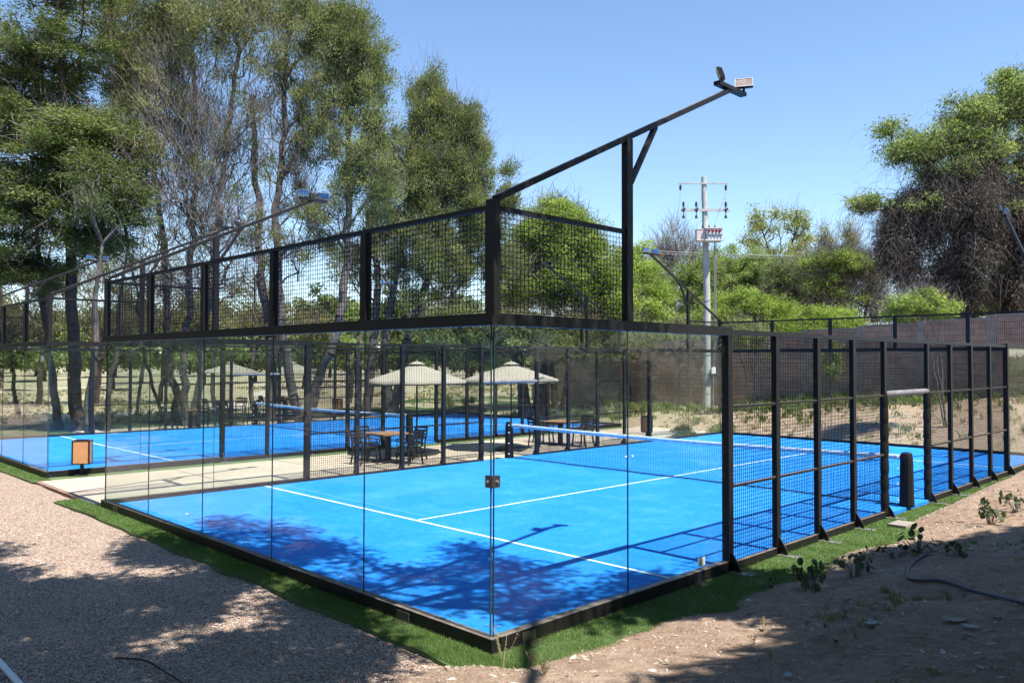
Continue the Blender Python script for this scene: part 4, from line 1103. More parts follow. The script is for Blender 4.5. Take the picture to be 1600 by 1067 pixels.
# 4 dense olive tree beside it
t = [TR(39, [(610, 640), (600, 560), (615, 440), (650, 300), (665, 180)]), TR(39, [(612, 640), (640, 520), (680, 400), (700, 280), (715, 190)]), TR(39, [(570, 640), (585, 520), (590, 430), (575, 330)])]
make_tree('casuarina_tree', 'dense olive green tree with a ragged domed crown above the front corner mesh', 'tree', bs(t), t,
          [L_(668, 170, 39, 34, 55, 80), L_(715, 200, 39, 42, 58, 100), L_(735, 270, 39, 38, 66, 100), L_(690, 290, 39, 66, 70, 130), L_(650, 260, 39, 42, 80, 80), L_(700, 390, 39, 75, 60, 110), L_(630, 380, 39, 60, 60, 80, .8), L_(755, 350, 39, 40, 60, 66), L_(795, 300, 39.5, 14, 44, 20), L_(600, 330, 39, 40, 50, 44, .7), L_(780, 420, 39, 40, 50, 44), L_(640, 460, 39, 90, 35, 50, .5), L_(605, 250, 40, 26, 60, 30, .9), L_(560, 400, 40, 60, 50, 50, .5)],
          MT['bark_grey'], MT['lf_pop'], 104, clump_r=.5, leaves=310, lsize=.115, lw=.34, r_trunk=.22, ldir='up', flat=1.05, twigs=5, twig_len=1.0, twig_w=.008, up=1.1, group=G1)
# 5 pale trunks under the canopy, one object each, sharing a thin bare top
k = 0
for (dep, pts, rt, bark, lobes, lab) in (
    (28.6, [(140, 684), (142, 600), (150, 500), (152, 430), (160, 380)], .16, 'bark_grey', [(150, 330, 60, 30, 22, .9)], 'tree with a rough pale grey trunk standing close behind the farther court glass'),
    (31.5, [(95, 668), (82, 600), (70, 520), (62, 400), (50, 250)], .15, 'bark_grey', [(50, 150, 60, 110, 34, .3), (40, 380, 50, 60, 20, .1)], 'grey trunked tree leaning left at the far left of the farther court'),
    (30.5, [(166, 678), (172, 620), (182, 540), (190, 450), (200, 380)], .11, 'bark_grey', [(215, 250, 50, 60, 40, .5)], 'slim tree with a pale leaning trunk between the two court enclosures'),
    (37.0, [(34, 640), (20, 580), (6, 500), (-10, 380)], .09, 'bark_dark', [(-10, 300, 60, 90, 26, .5), (-30, 120, 60, 110, 30, .6)], 'thin dark tree leaning left at the edge of the picture'),
    (40.0, [(212, 640), (221, 590), (232, 535), (240, 450), (250, 360)], .08, 'bark_grey', [(250, 400, 50, 60, 24, .1)], 'thin leaning trunk, left one of the crossing pair behind the farther court'),
    (36.0, [(258, 672), (240, 610), (228, 560), (215, 480), (205, 400)], .08, 'bark_grey', [(205, 400, 45, 60, 22, .1)], 'thin leaning trunk, right one of the crossing pair behind the farther court'),
    (46.0, [(335, 648), (332, 590), (330, 540), (335, 440)], .12, 'bark_dark', [(340, 440, 60, 50, 26, .1)], 'dark slender tree behind the left distant umbrella'),
    (44.0, [(395, 640), (392, 580), (400, 500), (396, 420)], .13, 'bark_grey', [(395, 420, 60, 60, 26, .15)], 'grey slender tree between the two distant umbrellas'),
    (47.0, [(60, 630), (66, 560), (72, 480), (80, 380)], .16, 'bark_dark', [(70, 430, 80, 60, 110, .4), (60, 340, 60, 60, 50, .6), (60, 500, 90, 30, 70, .4)], 'dark tree far behind the cedar, full of bare twigs'),
    (49.0, [(150, 630), (160, 560), (166, 480), (160, 400)], .15, 'bark_dark', [(170, 440, 80, 60, 110, .35), (190, 505, 80, 30, 70, .4), (150, 360, 60, 50, 46, .6)], 'dark tree far behind the bright cedar fans, with tangled twigs'),
    (51.0, [(250, 628), (255, 560), (262, 480), (270, 420)], .15, 'bark_dark', [(260, 450, 80, 50, 100, .3), (310, 500, 80, 30, 70, .4)], 'dark tree seen behind the three trunks of the broom tree'),
    (52.0, [(430, 625), (436, 560), (420, 480), (412, 420)], .14, 'bark_dark', [(400, 470, 70, 40, 80, .35), (450, 505, 80, 26, 60, .4)], 'dark twiggy tree behind the right distant umbrella'),
    (50.0, [(545, 625), (556, 560), (572, 480), (560, 420)], .13, 'bark_dark', [(560, 430, 55, 60, 30, .3)], 'dark leaning tree on the park lawn left of the middle umbrella')):
    t = [TR(dep, pts)]
    make_tree('slender_tree', lab, 'tree', bs(t), t, [L_(a, b, dep, c, d, n, f) for a, b, c, d, n, f in lobes], MT[bark], MT['lf_ced' if k < 2 else 'lf_cas'], 120 + k,
              clump_r=.6, leaves=150, lsize=.13, lw=.3, r_trunk=rt, twigs=9, twig_len=.7, twig_w=.008, up=.9, group=G1, wig=.16); k += 1

# 6 bright mesquites beyond the near corner
G2 = 'green mesquite trees beyond the courts'
def mesq(dep, tr, lobes, leaf, seed, lab, twigs=4, leaves=320, cr=.72, rt=.16, ls=.125, tl=.6):
    t = [TR(dep, q) for q in tr]
    return make_tree('mesquite_tree', lab, 'tree', bs(t), t, [L_(a, b, dep, c, d, int(n * 1.7), x[0] if x else None) for a, b, c, d, n, *x in lobes], MT['bark_dark'], MT[leaf], seed,
                     clump_r=cr, leaves=leaves, lsize=ls, lw=.42, r_trunk=rt, ldir='rand', flat=.6, twigs=twigs, twig_len=tl, twig_w=.009, twig_mat=MT['twig_dead'], up=.35, group=G2)
mesq(41, [[(868, 640), (862, 560), (845, 480), (860, 400)], [(880, 640), (890, 560), (915, 480), (905, 400)]],
     [(865, 350, 50, 42, 60), (905, 375, 40, 40, 44), (830, 385, 40, 50, 44), (880, 430, 70, 50, 70), (940, 440, 45, 60, 50), (820, 470, 50, 40, 36, .6), (900, 500, 60, 35, 40, .5), (960, 480, 40, 50, 36)], 'lf_mez', 201, 'bright green mesquite seen through the near corner mesh, domed top against the sky', twigs=12)
mesq(37, [[(822, 645), (815, 600), (800, 540), (780, 500)], [(840, 645), (848, 600), (860, 540), (850, 500)]],
     [(800, 520, 60, 35, 44, .7), (850, 530, 60, 35, 44, .7), (760, 530, 45, 40, 30, .8), (900, 530, 40, 30, 26, .6), (700, 520, 50, 40, 34, .8)], 'lf_pop', 202, 'shady dark trunked tree behind the tall deck table and its umbrella', twigs=14, rt=.3)
mesq(46, [[(985, 640), (985, 580), (975, 520), (985, 460)]], [(985, 430, 40, 50, 44), (1010, 470, 40, 50, 40), (960, 520, 45, 35, 34, .8), (1020, 520, 40, 30, 30, .9)], 'lf_mez', 203, 'bright green mesquite just behind the near mast post')
mesq(54, [[(1080, 610), (1082, 560), (1078, 500), (1085, 450)]], [(1090, 440, 40, 45, 44), (1075, 500, 50, 40, 40), (1060, 540, 50, 30, 30, .8)], 'lf_mez2', 204, 'dull green tree behind the utility pole, lower right of the bare grey tree')
mesq(60, [[(1150, 600), (1150, 540), (1155, 470), (1150, 420)]], [(1140, 430, 48, 42, 56), (1180, 440, 45, 45, 50), (1210, 460, 40, 40, 34), (1120, 480, 40, 40, 34)], 'lf_mez2', 205, 'tall willowy pale green tree right of the utility pole transformer', ls=.15)
mesq(50, [[(1165, 590), (1165, 540), (1150, 500)], [(1170, 590), (1195, 530), (1210, 490)]], [(1160, 480, 55, 28, 56), (1215, 495, 50, 28, 48), (1130, 500, 45, 26, 36), (1180, 520, 80, 22, 50)], 'lf_mez', 206, 'low spreading bright mesquite crown just above the far mesh, right of the utility pole', ls=.13)
mesq(56, [[(1235, 590), (1230, 540), (1225, 480), (1240, 430)]], [(1240, 430, 38, 26, 40), (1220, 465, 45, 28, 34, .35), (1260, 470, 40, 30, 34, .3), (1250, 510, 45, 24, 34)], 'lf_mez2', 207, 'round topped olive mesquite with bare grey patches below the tall leafless tree', twigs=22)
mesq(52, [[(1330, 560), (1325, 510), (1310, 450), (1320, 420)], [(1335, 560), (1350, 500), (1365, 440)]], [(1310, 412, 55, 20, 56), (1350, 420, 40, 18, 34), (1280, 440, 35, 24, 34, .8), (1340, 460, 55, 35, 50, .04), (1300, 490, 50, 30, 30, .2), (1365, 480, 40, 40, 34, .03)], 'lf_mez', 208, 'flat topped mesquite with a dark forked trunk left of the great hanging tree', twigs=30, tl=.9)
mesq(58, [[(1030, 600), (1030, 540), (1035, 480)]], [(1040, 470, 45, 40, 40), (1010, 440, 40, 40, 34), (1100, 470, 40, 40, 34), (1075, 520, 60, 26, 34)], 'lf_mez2', 211, 'pale green tree filling the gap between the near mast and the utility pole')
mesq(62, [[(1260, 590), (1262, 520), (1255, 460)]], [(1230, 425, 50, 26, 44), (1290, 440, 50, 30, 44), (1180, 440, 50, 30, 40), (1250, 480, 70, 30, 44)], 'lf_mez2', 212, 'soft green tree filling the back row under the tall sparse tree')
mesq(43, [[(1560, 560), (1560, 520), (1550, 480)]], [(1500, 480, 60, 24, 50, .4), (1570, 470, 60, 30, 60, .4), (1620, 450, 50, 40, 40, .5), (1440, 495, 40, 18, 30, .5)], 'lf_far', 213, 'dark brush rising over the block wall under the great hanging tree')
mesq(47, [[(1290, 580), (1285, 540), (1275, 510)]], [(1285, 500, 50, 22, 44), (1250, 520, 50, 20, 36), (1320, 515, 40, 18, 26, .6)], 'lf_mez', 209, 'low bright green mesquite hugging the block wall near its middle')
mesq(44, [[(985, 610), (975, 560), (960, 520)]], [(960, 530, 60, 26, 40, .6), (1030, 525, 50, 26, 36, .6), (1090, 530, 50, 22, 32, .6)], 'lf_mez2', 210, 'dusty green brush crown over the block wall behind the far glass', twigs=18)
# leafless grey tree and the tall sparse tree
t = [TR(62, [(1052, 600), (1055, 520), (1050, 450), (1052, 400)])]
make_tree('bare_tree', 'leafless grey tree with fine twigs between the near mast and the utility pole', 'tree', bs(t), t, [L_(1055, 400, 62, 42, 42, 90, .08), L_(1030, 420, 62, 30, 40, 36, .1), L_(1085, 410, 62, 26, 36, 36, .3)],
          MT['bark_grey'], MT['lf_grey'], 301, clump_r=.7, leaves=60, lsize=.16, r_trunk=.2, twigs=14, twig_len=1.2, twig_w=.013, up=1.0, group='trees beyond the wall')
t = [TR(70, [(1208, 590), (1210, 500), (1213, 440), (1206, 405), (1195, 375), (1188, 350)]), TR(70, [(1208, 590), (1211, 500), (1214, 440), (1222, 405), (1235, 385), (1245, 360)])]
make_tree('sparse_tree', 'tall thinly leaved tree with dark open branches rising above the green mesquites', 'tree', bs(t), t, [L_(1185, 345, 70, 18, 18, 22), L_(1245, 345, 70, 22, 18, 26), L_(1175, 378, 70, 16, 12, 16), L_(1255, 375, 70, 18, 14, 20), L_(1215, 335, 70, 14, 14, 12, .5), L_(1212, 365, 70, 26, 16, 16, .4), L_(1235, 395, 70, 24, 14, 18), L_(1195, 395, 70, 22, 10, 14)],
          MT['bark_dark'], MT['lf_grey'], 302, clump_r=.75, leaves=55, lsize=.2, lw=.5, r_trunk=.17, r_tip=.016, twigs=5, twig_len=.9, twig_w=.012, up=.7, group='trees beyond the wall', flat=.8, ldir='rand')
t = [TR(66, [(1300, 580), (1296, 480), (1290, 400), (1288, 370)]), TR(66, [(1300, 580), (1310, 480), (1325, 400), (1328, 370)])]
make_tree('sparse_tree', 'thin twin topped sparse tree just left of the great hanging tree', 'tree', bs(t), t, [L_(1290, 375, 66, 13, 24, 26, .7), L_(1326, 372, 66, 14, 26, 26, .8), L_(1305, 400, 66, 30, 14, 16, .5)],
          MT['bark_grey'], MT['lf_grey'], 303, clump_r=.6, leaves=60, lsize=.18, lw=.4, r_trunk=.14, twigs=12, twig_len=1.0, twig_w=.012, up=.9, group='trees beyond the wall', ldir='rand')
# great hanging mesquite on the right: green crown over a curtain of dead strands
t = [TR(33, [(1540, 600), (1535, 540), (1510, 480), (1500, 400), (1480, 330)]), TR(33, [(1545, 600), (1560, 520), (1590, 440), (1600, 340), (1590, 240)])]
make_tree('hanging_tree', 'great spreading tree at the right edge, green above a curtain of dead brown strands', 'tree', bs(t), t,
          [L_(1460, 225, 33, 62, 30, 64, 1, .4), L_(1520, 195, 33, 62, 44, 90, 1, .3), L_(1590, 150, 33, 46, 44, 80, 1, .3), L_(1415, 235, 33, 40, 24, 36, 1, .4), L_(1560, 245, 33, 80, 40, 80, .8, .8), L_(1640, 180, 33, 60, 60, 60, 1, .3), L_(1358, 318, 33, 26, 12, 20, .9, .6), L_(1402, 326, 33, 24, 14, 14, .8, .8), L_(1650, 280, 33, 60, 60, 50, .4, 1), L_(1390, 205, 33, 18, 14, 10, 1, .3), L_(1480, 265, 33, 70, 22, 34, .6, 1),
           L_(1500, 305, 33, 80, 40, 95, .2, 1.2), L_(1570, 330, 33, 80, 55, 115, .16, 1.2), L_(1440, 325, 33, 46, 40, 56, .2, 1.2), L_(1415, 385, 33, 28, 50, 36, .05, 1.2), L_(1500, 390, 33, 66, 44, 60, .05, 1.2), L_(1600, 410, 33, 60, 50, 60, .08, 1.2), L_(1385, 360, 33, 18, 34, 16, .1, 1.2), L_(1650, 390, 33, 60, 70, 44, .1, 1.2), L_(1465, 440, 33, 34, 34, 20, .0, 1.2), L_(1550, 455, 33, 80, 24, 22, .0, 1.2)],
          MT['bark_dark'], MT['lf_mez2'], 304, clump_r=.6, leaves=130, lsize=.14, lw=.34, r_trunk=.26, r_tip=.018, dead=430, dead_size=.11, twigs=14, twig_len=.8, twig_w=.006, twig_mat=MT['twig_dead'], tw_droop=.8, up=.25, flat=.55, ldir='rand', group='trees at the right edge')
# palo verde and slim shrubs in front of the wall
def small_tree(dep, tr, lobes, leaf, bark, seed, lab, rt=.026, leaves=110, tw=8, ls=.09):
    t = [TR(dep, q) for q in tr]
    return make_tree('young_tree', lab, 'tree', bs(t), t, [L_(a, b, dep, c, d, n, *x) for a, b, c, d, n, *x in lobes], MT[bark], MT[leaf], seed, clump_r=.32, leaves=leaves, lsize=ls, lw=.4, r_trunk=rt, r_tip=.006,
                     ldir='rand', flat=.6, twigs=tw, twig_len=.4, twig_w=.005, up=.6, seg=.3, wig=.05, group='young trees before the wall')
small_tree(26, [[(1478, 605), (1468, 540), (1450, 500), (1445, 480)], [(1480, 605), (1462, 550), (1470, 500), (1475, 480)], [(1476, 605), (1452, 530), (1425, 500)]],
           [(1430, 475, 42, 16, 44), (1470, 480, 26, 14, 26), (1400, 488, 18, 10, 14), (1450, 462, 26, 10, 18)], 'lf_mez', 'bark_pale', 401, 'young mesquite with pale forked stems in front of the block wall on the right')
small_tree(34, [[(1172, 618), (1175, 580), (1168, 550), (1155, 520)], [(1176, 618), (1180, 570), (1182, 530)], [(1174, 618), (1164, 580), (1150, 545)]],
           [(1165, 520, 36, 24, 34, .5), (1185, 535, 24, 30, 22, .5), (1150, 540, 20, 20, 14, .3)], 'lf_mez2', 'bark_dark', 402, 'small dark stemmed tree before the wall, seen past the right end of the front glass', tw=14)
small_tree(33, [[(1298, 600), (1296, 570), (1300, 545)]], [(1298, 560, 16, 34, 26)], 'lf_mez2', 'bark_grey', 403, 'narrow leafy bush growing against the wall behind the mesh fence', rt=.03)
small_tree(36, [[(1348, 610), (1346, 580), (1340, 560)]], [(1345, 585, 14, 22, 18)], 'lf_pop', 'bark_grey', 404, 'little bush against the wall, right of the narrow leafy bush', rt=.03)

# 7 far trees that close the horizon of the park
r = np.random.default_rng(77); k = 0
FARW = ['dark', 'olive', 'round', 'broad', 'dense', 'low', 'shaggy', 'dusty']
far_specs = []
for i, px in enumerate(np.linspace(-150, 830, 26)):
    dep = [78, 120, 95, 150][i % 4] + r.uniform(-8, 8); far_specs.append((px + r.uniform(-24, 24), dep, r.uniform(60, 95) * (1.0 if dep > 100 else 1.15)))
for (px, dep, hpx) in far_specs:
    P = fdz(px, dep, 0); t = [[np.array([P[0], P[1], -.3]), fd(px + 4, 560, dep), fd(px - 3, 545, dep)]]
    lob = [L_(px - 10, 560, dep, 50, 14, 60, 1), L_(px, 548 - hpx * .35, dep, 40, hpx * .42, 60), L_(px + r.uniform(-26, 26), 550 - hpx * .6, dep, 26, hpx * .35, 34), L_(px + r.uniform(-30, 30), 548, dep, 34, hpx * .22, 30)]
    make_tree('far_tree', '%s far green tree on the horizon of the park, number %d' % ('x', k), 'tree', (float(P[0]), float(P[1]), -.12), t, lob, MT['bark_dark'], MT['lf_far' if k % 3 else 'lf_mez2'], 500 + k,
              clump_r=1.1 * dep / 100, leaves=70, lsize=.42 * dep / 100, lw=.6, r_trunk=.25, r_tip=.03, ldir='rand', twigs=0, up=.3, seg=1.5, group='far trees closing the park')
    k += 1
for o in list(COL.objects):
    if o.name.startswith('far_tree'): o['label'] = 'one of the distant rounded green trees closing the park horizon behind the trunks'

# ------------------------------------------------------------------ shade trees beside and behind the photographer: their crowns dapple the ground
def in_frame(p):
    d = p - CAMP; z = d @ CF
    if z < .05: return False
    x = 800 + FOC * (d @ CR) / z; y = 533.5 - FOC * (d @ CU) / z
    return -60 < x < 1660 and y > -70 and y < 1130
def shade_px(poly, n, rr, seed):
    r = np.random.default_rng(seed); out = []
    xs = [a for a, b in poly]; ys = [b for a, b in poly]
    def inside(x, y):
        c = False
        for i in range(len(poly)):
            (x1, y1), (x2, y2) = poly[i], poly[i - 1]
            if (y1 > y) != (y2 > y) and x < (x2 - x1) * (y - y1) / (y2 - y1) + x1: c = not c
        return c
    # uniform over the ground, not over the picture
    G = []
    for x, y in poly:
        for z in (0.0,): G.append(onz(x, y, z)[:2])
    return G
def to_ground(px, py):
    d = CF + CR * (px - 800) / FOC - CU * (py - 533.5) / FOC; t = .5
    while t < 60:
        P = CAMP + d * t
        if P[2] < float(ground_z(P[0], P[1])): return P
        t += .05
    return CAMP + d * t
LIT = [np.array([to_ground(*q)[:2] for q in Q]) for Q in ([(1170, 900), (1340, 852), (1440, 795), (1610, 748), (1640, 815), (1500, 838), (1400, 850), (1320, 874), (1230, 900)], [(690, 1050), (900, 1003), (1130, 962), (1240, 1000), (1120, 1020), (900, 1064), (700, 1075)])]
def lit(x, y):
    return any(lit0(x + a, y + b) for a, b in ((0, 0), (.45, 0), (-.45, 0), (0, .45), (0, -.45)))
def lit0(x, y):
    for G in LIT:
        ins = False
        for i in range(len(G)):
            (x1, y1), (x2, y2) = G[i], G[i - 1]
            if (y1 > y) != (y2 > y) and x < (x2 - x1) * (y - y1) / (y2 - y1) + x1: ins = not ins
        if ins: return True
    return False
def canopy(polys, dens, seed, hmin=6.4, hmax=9.5, gaps=.0, gs=.7):
    """leaf clumps whose shadows land inside ground polygons given by their corners"""
    r = np.random.default_rng(seed); out = []; S = np.array([math.tan(pi / 2 - SUN_EL) * sin(SUN_AZ), math.tan(pi / 2 - SUN_EL) * cos(SUN_AZ)])
    for poly in polys:
        G = np.array([to_ground(*q)[:2] if len(q) == 2 else q[:2] for q in poly]); A = .5 * abs(sum(G[i][0] * G[i - 1][1] - G[i - 1][0] * G[i][1] for i in range(len(G))))
        n = int(A * dens) + 1; lo, hi = G.min(0), G.max(0); c = 0; tries = 0
        while c < n and tries < n * 30:
            tries += 1; x, y = r.uniform(lo, hi); ins = False
            for i in range(len(G)):
                (x1, y1), (x2, y2) = G[i], G[i - 1]
                if (y1 > y) != (y2 > y) and x < (x2 - x1) * (y - y1) / (y2 - y1) + x1: ins = not ins
            if not ins or lit(x, y): continue
            if gaps and vnoise(x, y, gs, seed) < gaps: c += 1; continue
            for att in range(6):
                h = r.uniform(hmin, hmax); p = np.array([x + S[0] * h, y + S[1] * h, h])
                if not in_frame(p): out.append(p); break
            c += 1
    return np.array(out)
def shade_tree(label, trunk, cl, seed, cr=.36, leaves=100, ls=.155, rt=.22):
    r = np.random.default_rng(seed)
    arr, par, nt = skeleton(r, [trunk], cl, seg=.7, up=.2, wig=.08)
    k = np.where(par >= 0)[0]
    bad = np.array([in_frame(arr[i]) or in_frame(arr[par[i]]) for i in k]); k = k[~bad]
    cnt = np.ones(len(arr))
    for i in range(len(arr) - 1, -1, -1):
        if par[i] >= 0: cnt[par[i]] += cnt[i]
    rad = np.minimum(.008 * cnt ** .42, rt); base = trunk[0]
    root = empty('shade_tree', tuple(base)); tag(root, label, 'tree', 'shade trees beside the viewpoint')
    off = tuple(-np.array(base))
    MB().segs(arr[par[k]], arr[k], rad[par[k]], rad[k], 7).build('trunk', MT['bark_grey'], root, smooth=True).location = off
    m = len(cl) * leaves; ci = np.repeat(np.arange(len(cl)), leaves)
    v = rand_dir(r, m) * (r.random(m) ** .5)[:, None] * np.array([1.15, 1.15, .5]); pos = cl[ci] + v * cr
    d = rand_dir(r, m) * .8 + v * .5 + np.array([0, 0, -.2]); d /= np.linalg.norm(d, axis=1)[:, None]
    wv = np.cross(d, np.array([0, 0, 1.0]) + rand_dir(r, m) * .6); wv /= np.linalg.norm(wv, axis=1)[:, None]
    L = ls * r.uniform(.6, 1.3, m)
    V = np.stack([pos, pos + d * (L * .45)[:, None] + wv * (L * .22)[:, None], pos + d * L[:, None], pos + d * (L * .45)[:, None] - wv * (L * .22)[:, None]], 1)
    MB().arr(V.reshape(-1, 3), np.arange(m * 4).reshape(m, 4), np.repeat(np.clip(r.normal(.5, .2, m), 0, 1), 4)).build('crown', MT['lf_shade'], root, attr=True).location = off
    return root
cl = canopy([[(-350, 850), (60, 862), (230, 842), (300, 850), (430, 905), (560, 970), (660, 1040), (560, 1200), (100, 1400), (-600, 1200)]], 20, 601, gaps=.24, gs=.8)
shade_tree('tree behind the viewpoint whose crown dapples the gravel on the left', np.array([(3.2, -9.4, .6), (3.0, -9.0, 3.0), (2.4, -8.0, 6.0), (1.6, -6.5, 8.2)]), cl, 611)
cl = canopy([[(245, 838), (330, 818), (440, 828), (500, 850), (560, 880), (640, 920), (690, 985), (600, 975), (430, 905), (300, 850)],
             [(560, 900), (690, 905), (715, 862), (735, 862), (790, 885), (840, 892), (880, 925), (850, 950), (780, 975), (700, 960)],
             [(770, 1005), (930, 930), (1130, 890), (1010, 960), (800, 1020)]], 12, 602, gaps=.28, gs=.55, hmin=7.2, hmax=10.5)
shade_tree('tree right of the viewpoint whose crown dapples the near corner of the front court', np.array([(9.5, -4.2, 1.4), (9.2, -3.8, 3.5), (8.0, -2.5, 6.5), (6.0, -1.2, 8.8)]), cl, 612, leaves=70, ls=.13, rt=.09)
cl = canopy([[(900, 985), (1010, 955), (1180, 905), (1330, 880), (1400, 855), (1480, 845), (1600, 825), (1900, 800), (2300, 1000), (2000, 1500), (1100, 1500), (1180, 1067), (1250, 1010), (1120, 1030), (900, 1010)]], 24, 603, gaps=.05, gs=.8, hmin=6.5, hmax=9.5)
r = np.random.default_rng(605); low = []  # unseen low foliage added to block skylight from the near slope
while len(low) < 420:
    p = np.array([r.uniform(5.2, 13), r.uniform(-6, 17), r.uniform(1.2, 7.5)])
    if p[2] < ground_z(p[0], p[1]) + .3 or any(in_frame(p + np.array(q)) for q in ((0, 0, 0), (.8, 0, 0), (-.8, 0, 0), (0, .8, 0), (0, -.8, 0), (0, 0, -.8))) or np.hypot(p[0] - CAMP[0], p[1] - CAMP[1]) < 2.4 or lit(p[0] - .525 * p[2], p[1]): continue
    low.append(p)
while len(low) < 640:
    p = np.array([r.uniform(-3, 9), r.uniform(-12, -6.5), r.uniform(1.5, 9)])
    if in_frame(p) or lit(p[0] - .525 * p[2], p[1]): continue
    low.append(p)
cl = np.concatenate([cl, np.array(low), canopy([[(1.0, -9.0, 0), (6.0, -9.0, 0), (8.0, 9.0, 0), (2.2, 6.5, 0), (1.6, -1.5, 0)]], 12, 604, gaps=.0, hmin=9.0, hmax=12.0)])  # plus a high unseen crown added overhead to cut more skylight
shade_tree('unseen tree right of the viewpoint, extra foliage added to keep the near dirt in deep shade', np.array([(11.5, 1.0, 2.0), (11.2, 1.2, 4.0), (10.2, 1.8, 6.5), (8.5, 2.4, 8.5)]), cl, 613, leaves=85, ls=.2, cr=.5)

# ------------------------------------------------------------------ plants and bits on the near slope
def broad_plant(px, py, hgt, n, label, seed, leaf='lf_cactus', lr=.045):
    r = np.random.default_rng(seed); G = to_ground(px, py); z = float(ground_z(G[0], G[1])); root = empty('leafy_weed', (G[0], G[1], z)); tag(root, label, 'plant', 'dark round leaved plants on the slope')
    st = MB(); lf = MB()
    for k in range(n):
        a = r.uniform(0, 2 * pi); sp = r.uniform(.03, .26); h = hgt * r.uniform(.25, 1.0)
        P = [(0 + .03 * cos(a), .03 * sin(a), -.02), (sp * .5 * cos(a), sp * .5 * sin(a), h * .5), (sp * cos(a), sp * sin(a), h)]
        st.path(P, [.006, .005, .003], 5)
        for q in range(3 if k % 2 else 2):
            c = np.array(P[2]) - np.array([0, 0, q * h * .25]) + r.normal(0, .012, 3); nrm = rand_dir(r, 1)[0] * .7 + np.array([cos(a), sin(a), .5]); nrm /= np.linalg.norm(nrm)
            u = np.cross(nrm, [0, 0, 1.0]); u /= np.linalg.norm(u); v = np.cross(u, nrm); R = lr * r.uniform(.6, 1.25)
            V = [c + nrm * .006]; m = 10
            for t in range(m): b = 2 * pi * t / m; rr = R * (1 + .18 * cos(b * 1.0)); V.append(c + u * rr * cos(b) + v * rr * 1.15 * sin(b) - nrm * .006 * (t % 2))
            lf.arr(V, [(0, 1 + t, 1 + (t + 1) % m) for t in range(m)], [r.uniform(.1, .9)] * (m + 1))
    st.build('stem', MT['twig'], root); lf.build('leaf_cluster', MT[leaf], root, attr=True)
    return root
broad_plant(1264, 922, .34, 15, 'dark round leaved plant on the shaded slope, the larger one nearest the turf', 701, lr=.036)
broad_plant(1335, 900, .30, 13, 'dark round leaved plant on the shaded slope, just right of the largest one', 702, lr=.034)
broad_plant(1432, 866, .36, 8, 'upright thin plant with heart shaped leaves above the hose', 703, lr=.045)
broad_plant(1548, 818, .36, 13, 'tall dark leaved plant at the sunlit right edge of the slope', 704, lr=.036)
broad_plant(1590, 800, .32, 11, 'dark leaved plant partly cut by the right edge of the picture', 705, lr=.036)
broad_plant(1210, 914, .16, 4, 'tiny dark sprout between turf and slope left of the round leaved plants', 706, lr=.025)
broad_plant(1400, 872, .16, 7, 'low ragged dark sprout left of the heart leaved plant', 707, lr=.028)
broad_plant(1500, 870, .14, 8, 'low ragged dark sprout above the hose on the right', 708, lr=.028)

MT['stalk'] = surf('pale_stalk', (.34, .33, .17), .8, 0, .2, .2)
def wisp(px, py, hgt, n, label, seed, name='wispy_weed', grp='wispy weeds in the foreground', zoff=0):
    r = np.random.default_rng(seed); G = to_ground(px, py); z = max(-.06, float(ground_z(G[0], G[1]))); root = empty(name, (G[0], G[1], z)); tag(root, label, 'weed', grp)
    st = MB(); lf = MB()
    for k in range(n):
        a = r.uniform(0, 2 * pi); sp = r.uniform(.15, .55) * hgt; h = hgt * r.uniform(.55, 1)
        P = spline([(0, 0, -.01), (sp * .45 * cos(a), sp * .45 * sin(a), h * .5), (sp * cos(a), sp * sin(a), h)], 12)
        st.path(P, [.0024] * 6 + [.0016] * 6, 4)
        for i, q in enumerate(P[5:]):
            m = 4; c = q + r.normal(0, .003, (m, 3)); d = rand_dir(r, m) * .8 + np.array([0, 0, .5]); w_ = np.cross(d, rand_dir(r, m)); L = .014 - .0008 * i
            V = np.stack([c, c + d * L * .5 + w_ * L * .35, c + d * L, c + d * L * .5 - w_ * L * .35], 1); lf.arr(V.reshape(-1, 3), np.arange(m * 4).reshape(m, 4), np.repeat(r.random(m), 4))
    st.build('stem', MT['stalk'], root); lf.build('seed_heads', MT['lf_dry'], root, attr=True)
wisp(786, 1046, .34, 7, 'pale wispy weed standing right in front of the near glass corner', 711)
wisp(830, 1042, .16, 14, 'low pale weed lying over the dirt edge right of the near glass corner', 712)
wisp(850, 1056, .13, 12, 'low pale weed at the bottom edge of the dirt, below the other', 713)
wisp(1192, 985, .13, 4, 'thin dry stalk weed on the shaded dirt, upper one', 714)
wisp(1178, 1010, .10, 4, 'thin dry stalk weed on the shaded dirt, lower one', 715)
wisp(1205, 1030, .08, 6, 'tiny bushy weed at the end of the sunlit dirt streak', 716)

# hose
MT['conc2'] = concrete_mat('old_concrete', (.27, .24, .21))
pts = [to_ground(*q) for q in ((1448, 868), (1428, 880), (1417, 897), (1425, 910), (1470, 912), (1520, 925), (1590, 943), (1680, 965))]
pts = [np.array([p[0], p[1], float(ground_z(p[0], p[1])) + .02]) for p in pts]
tag(MB().path(spline(pts, 60), .017, 8).build('garden_hose', MT['hose'], smooth=True), 'grey hose snaking over the shaded slope on the right', 'hose')
# concrete footing slab poking out of the bank beside the turf
p = to_ground(1395, 828)
tag(MB().box(.34, .62, 8.35, 8.8, -.1, -.005).build('concrete_slab', MT['conc2']), 'small flat concrete slab half buried where the turf meets the dirt bank', 'slab')
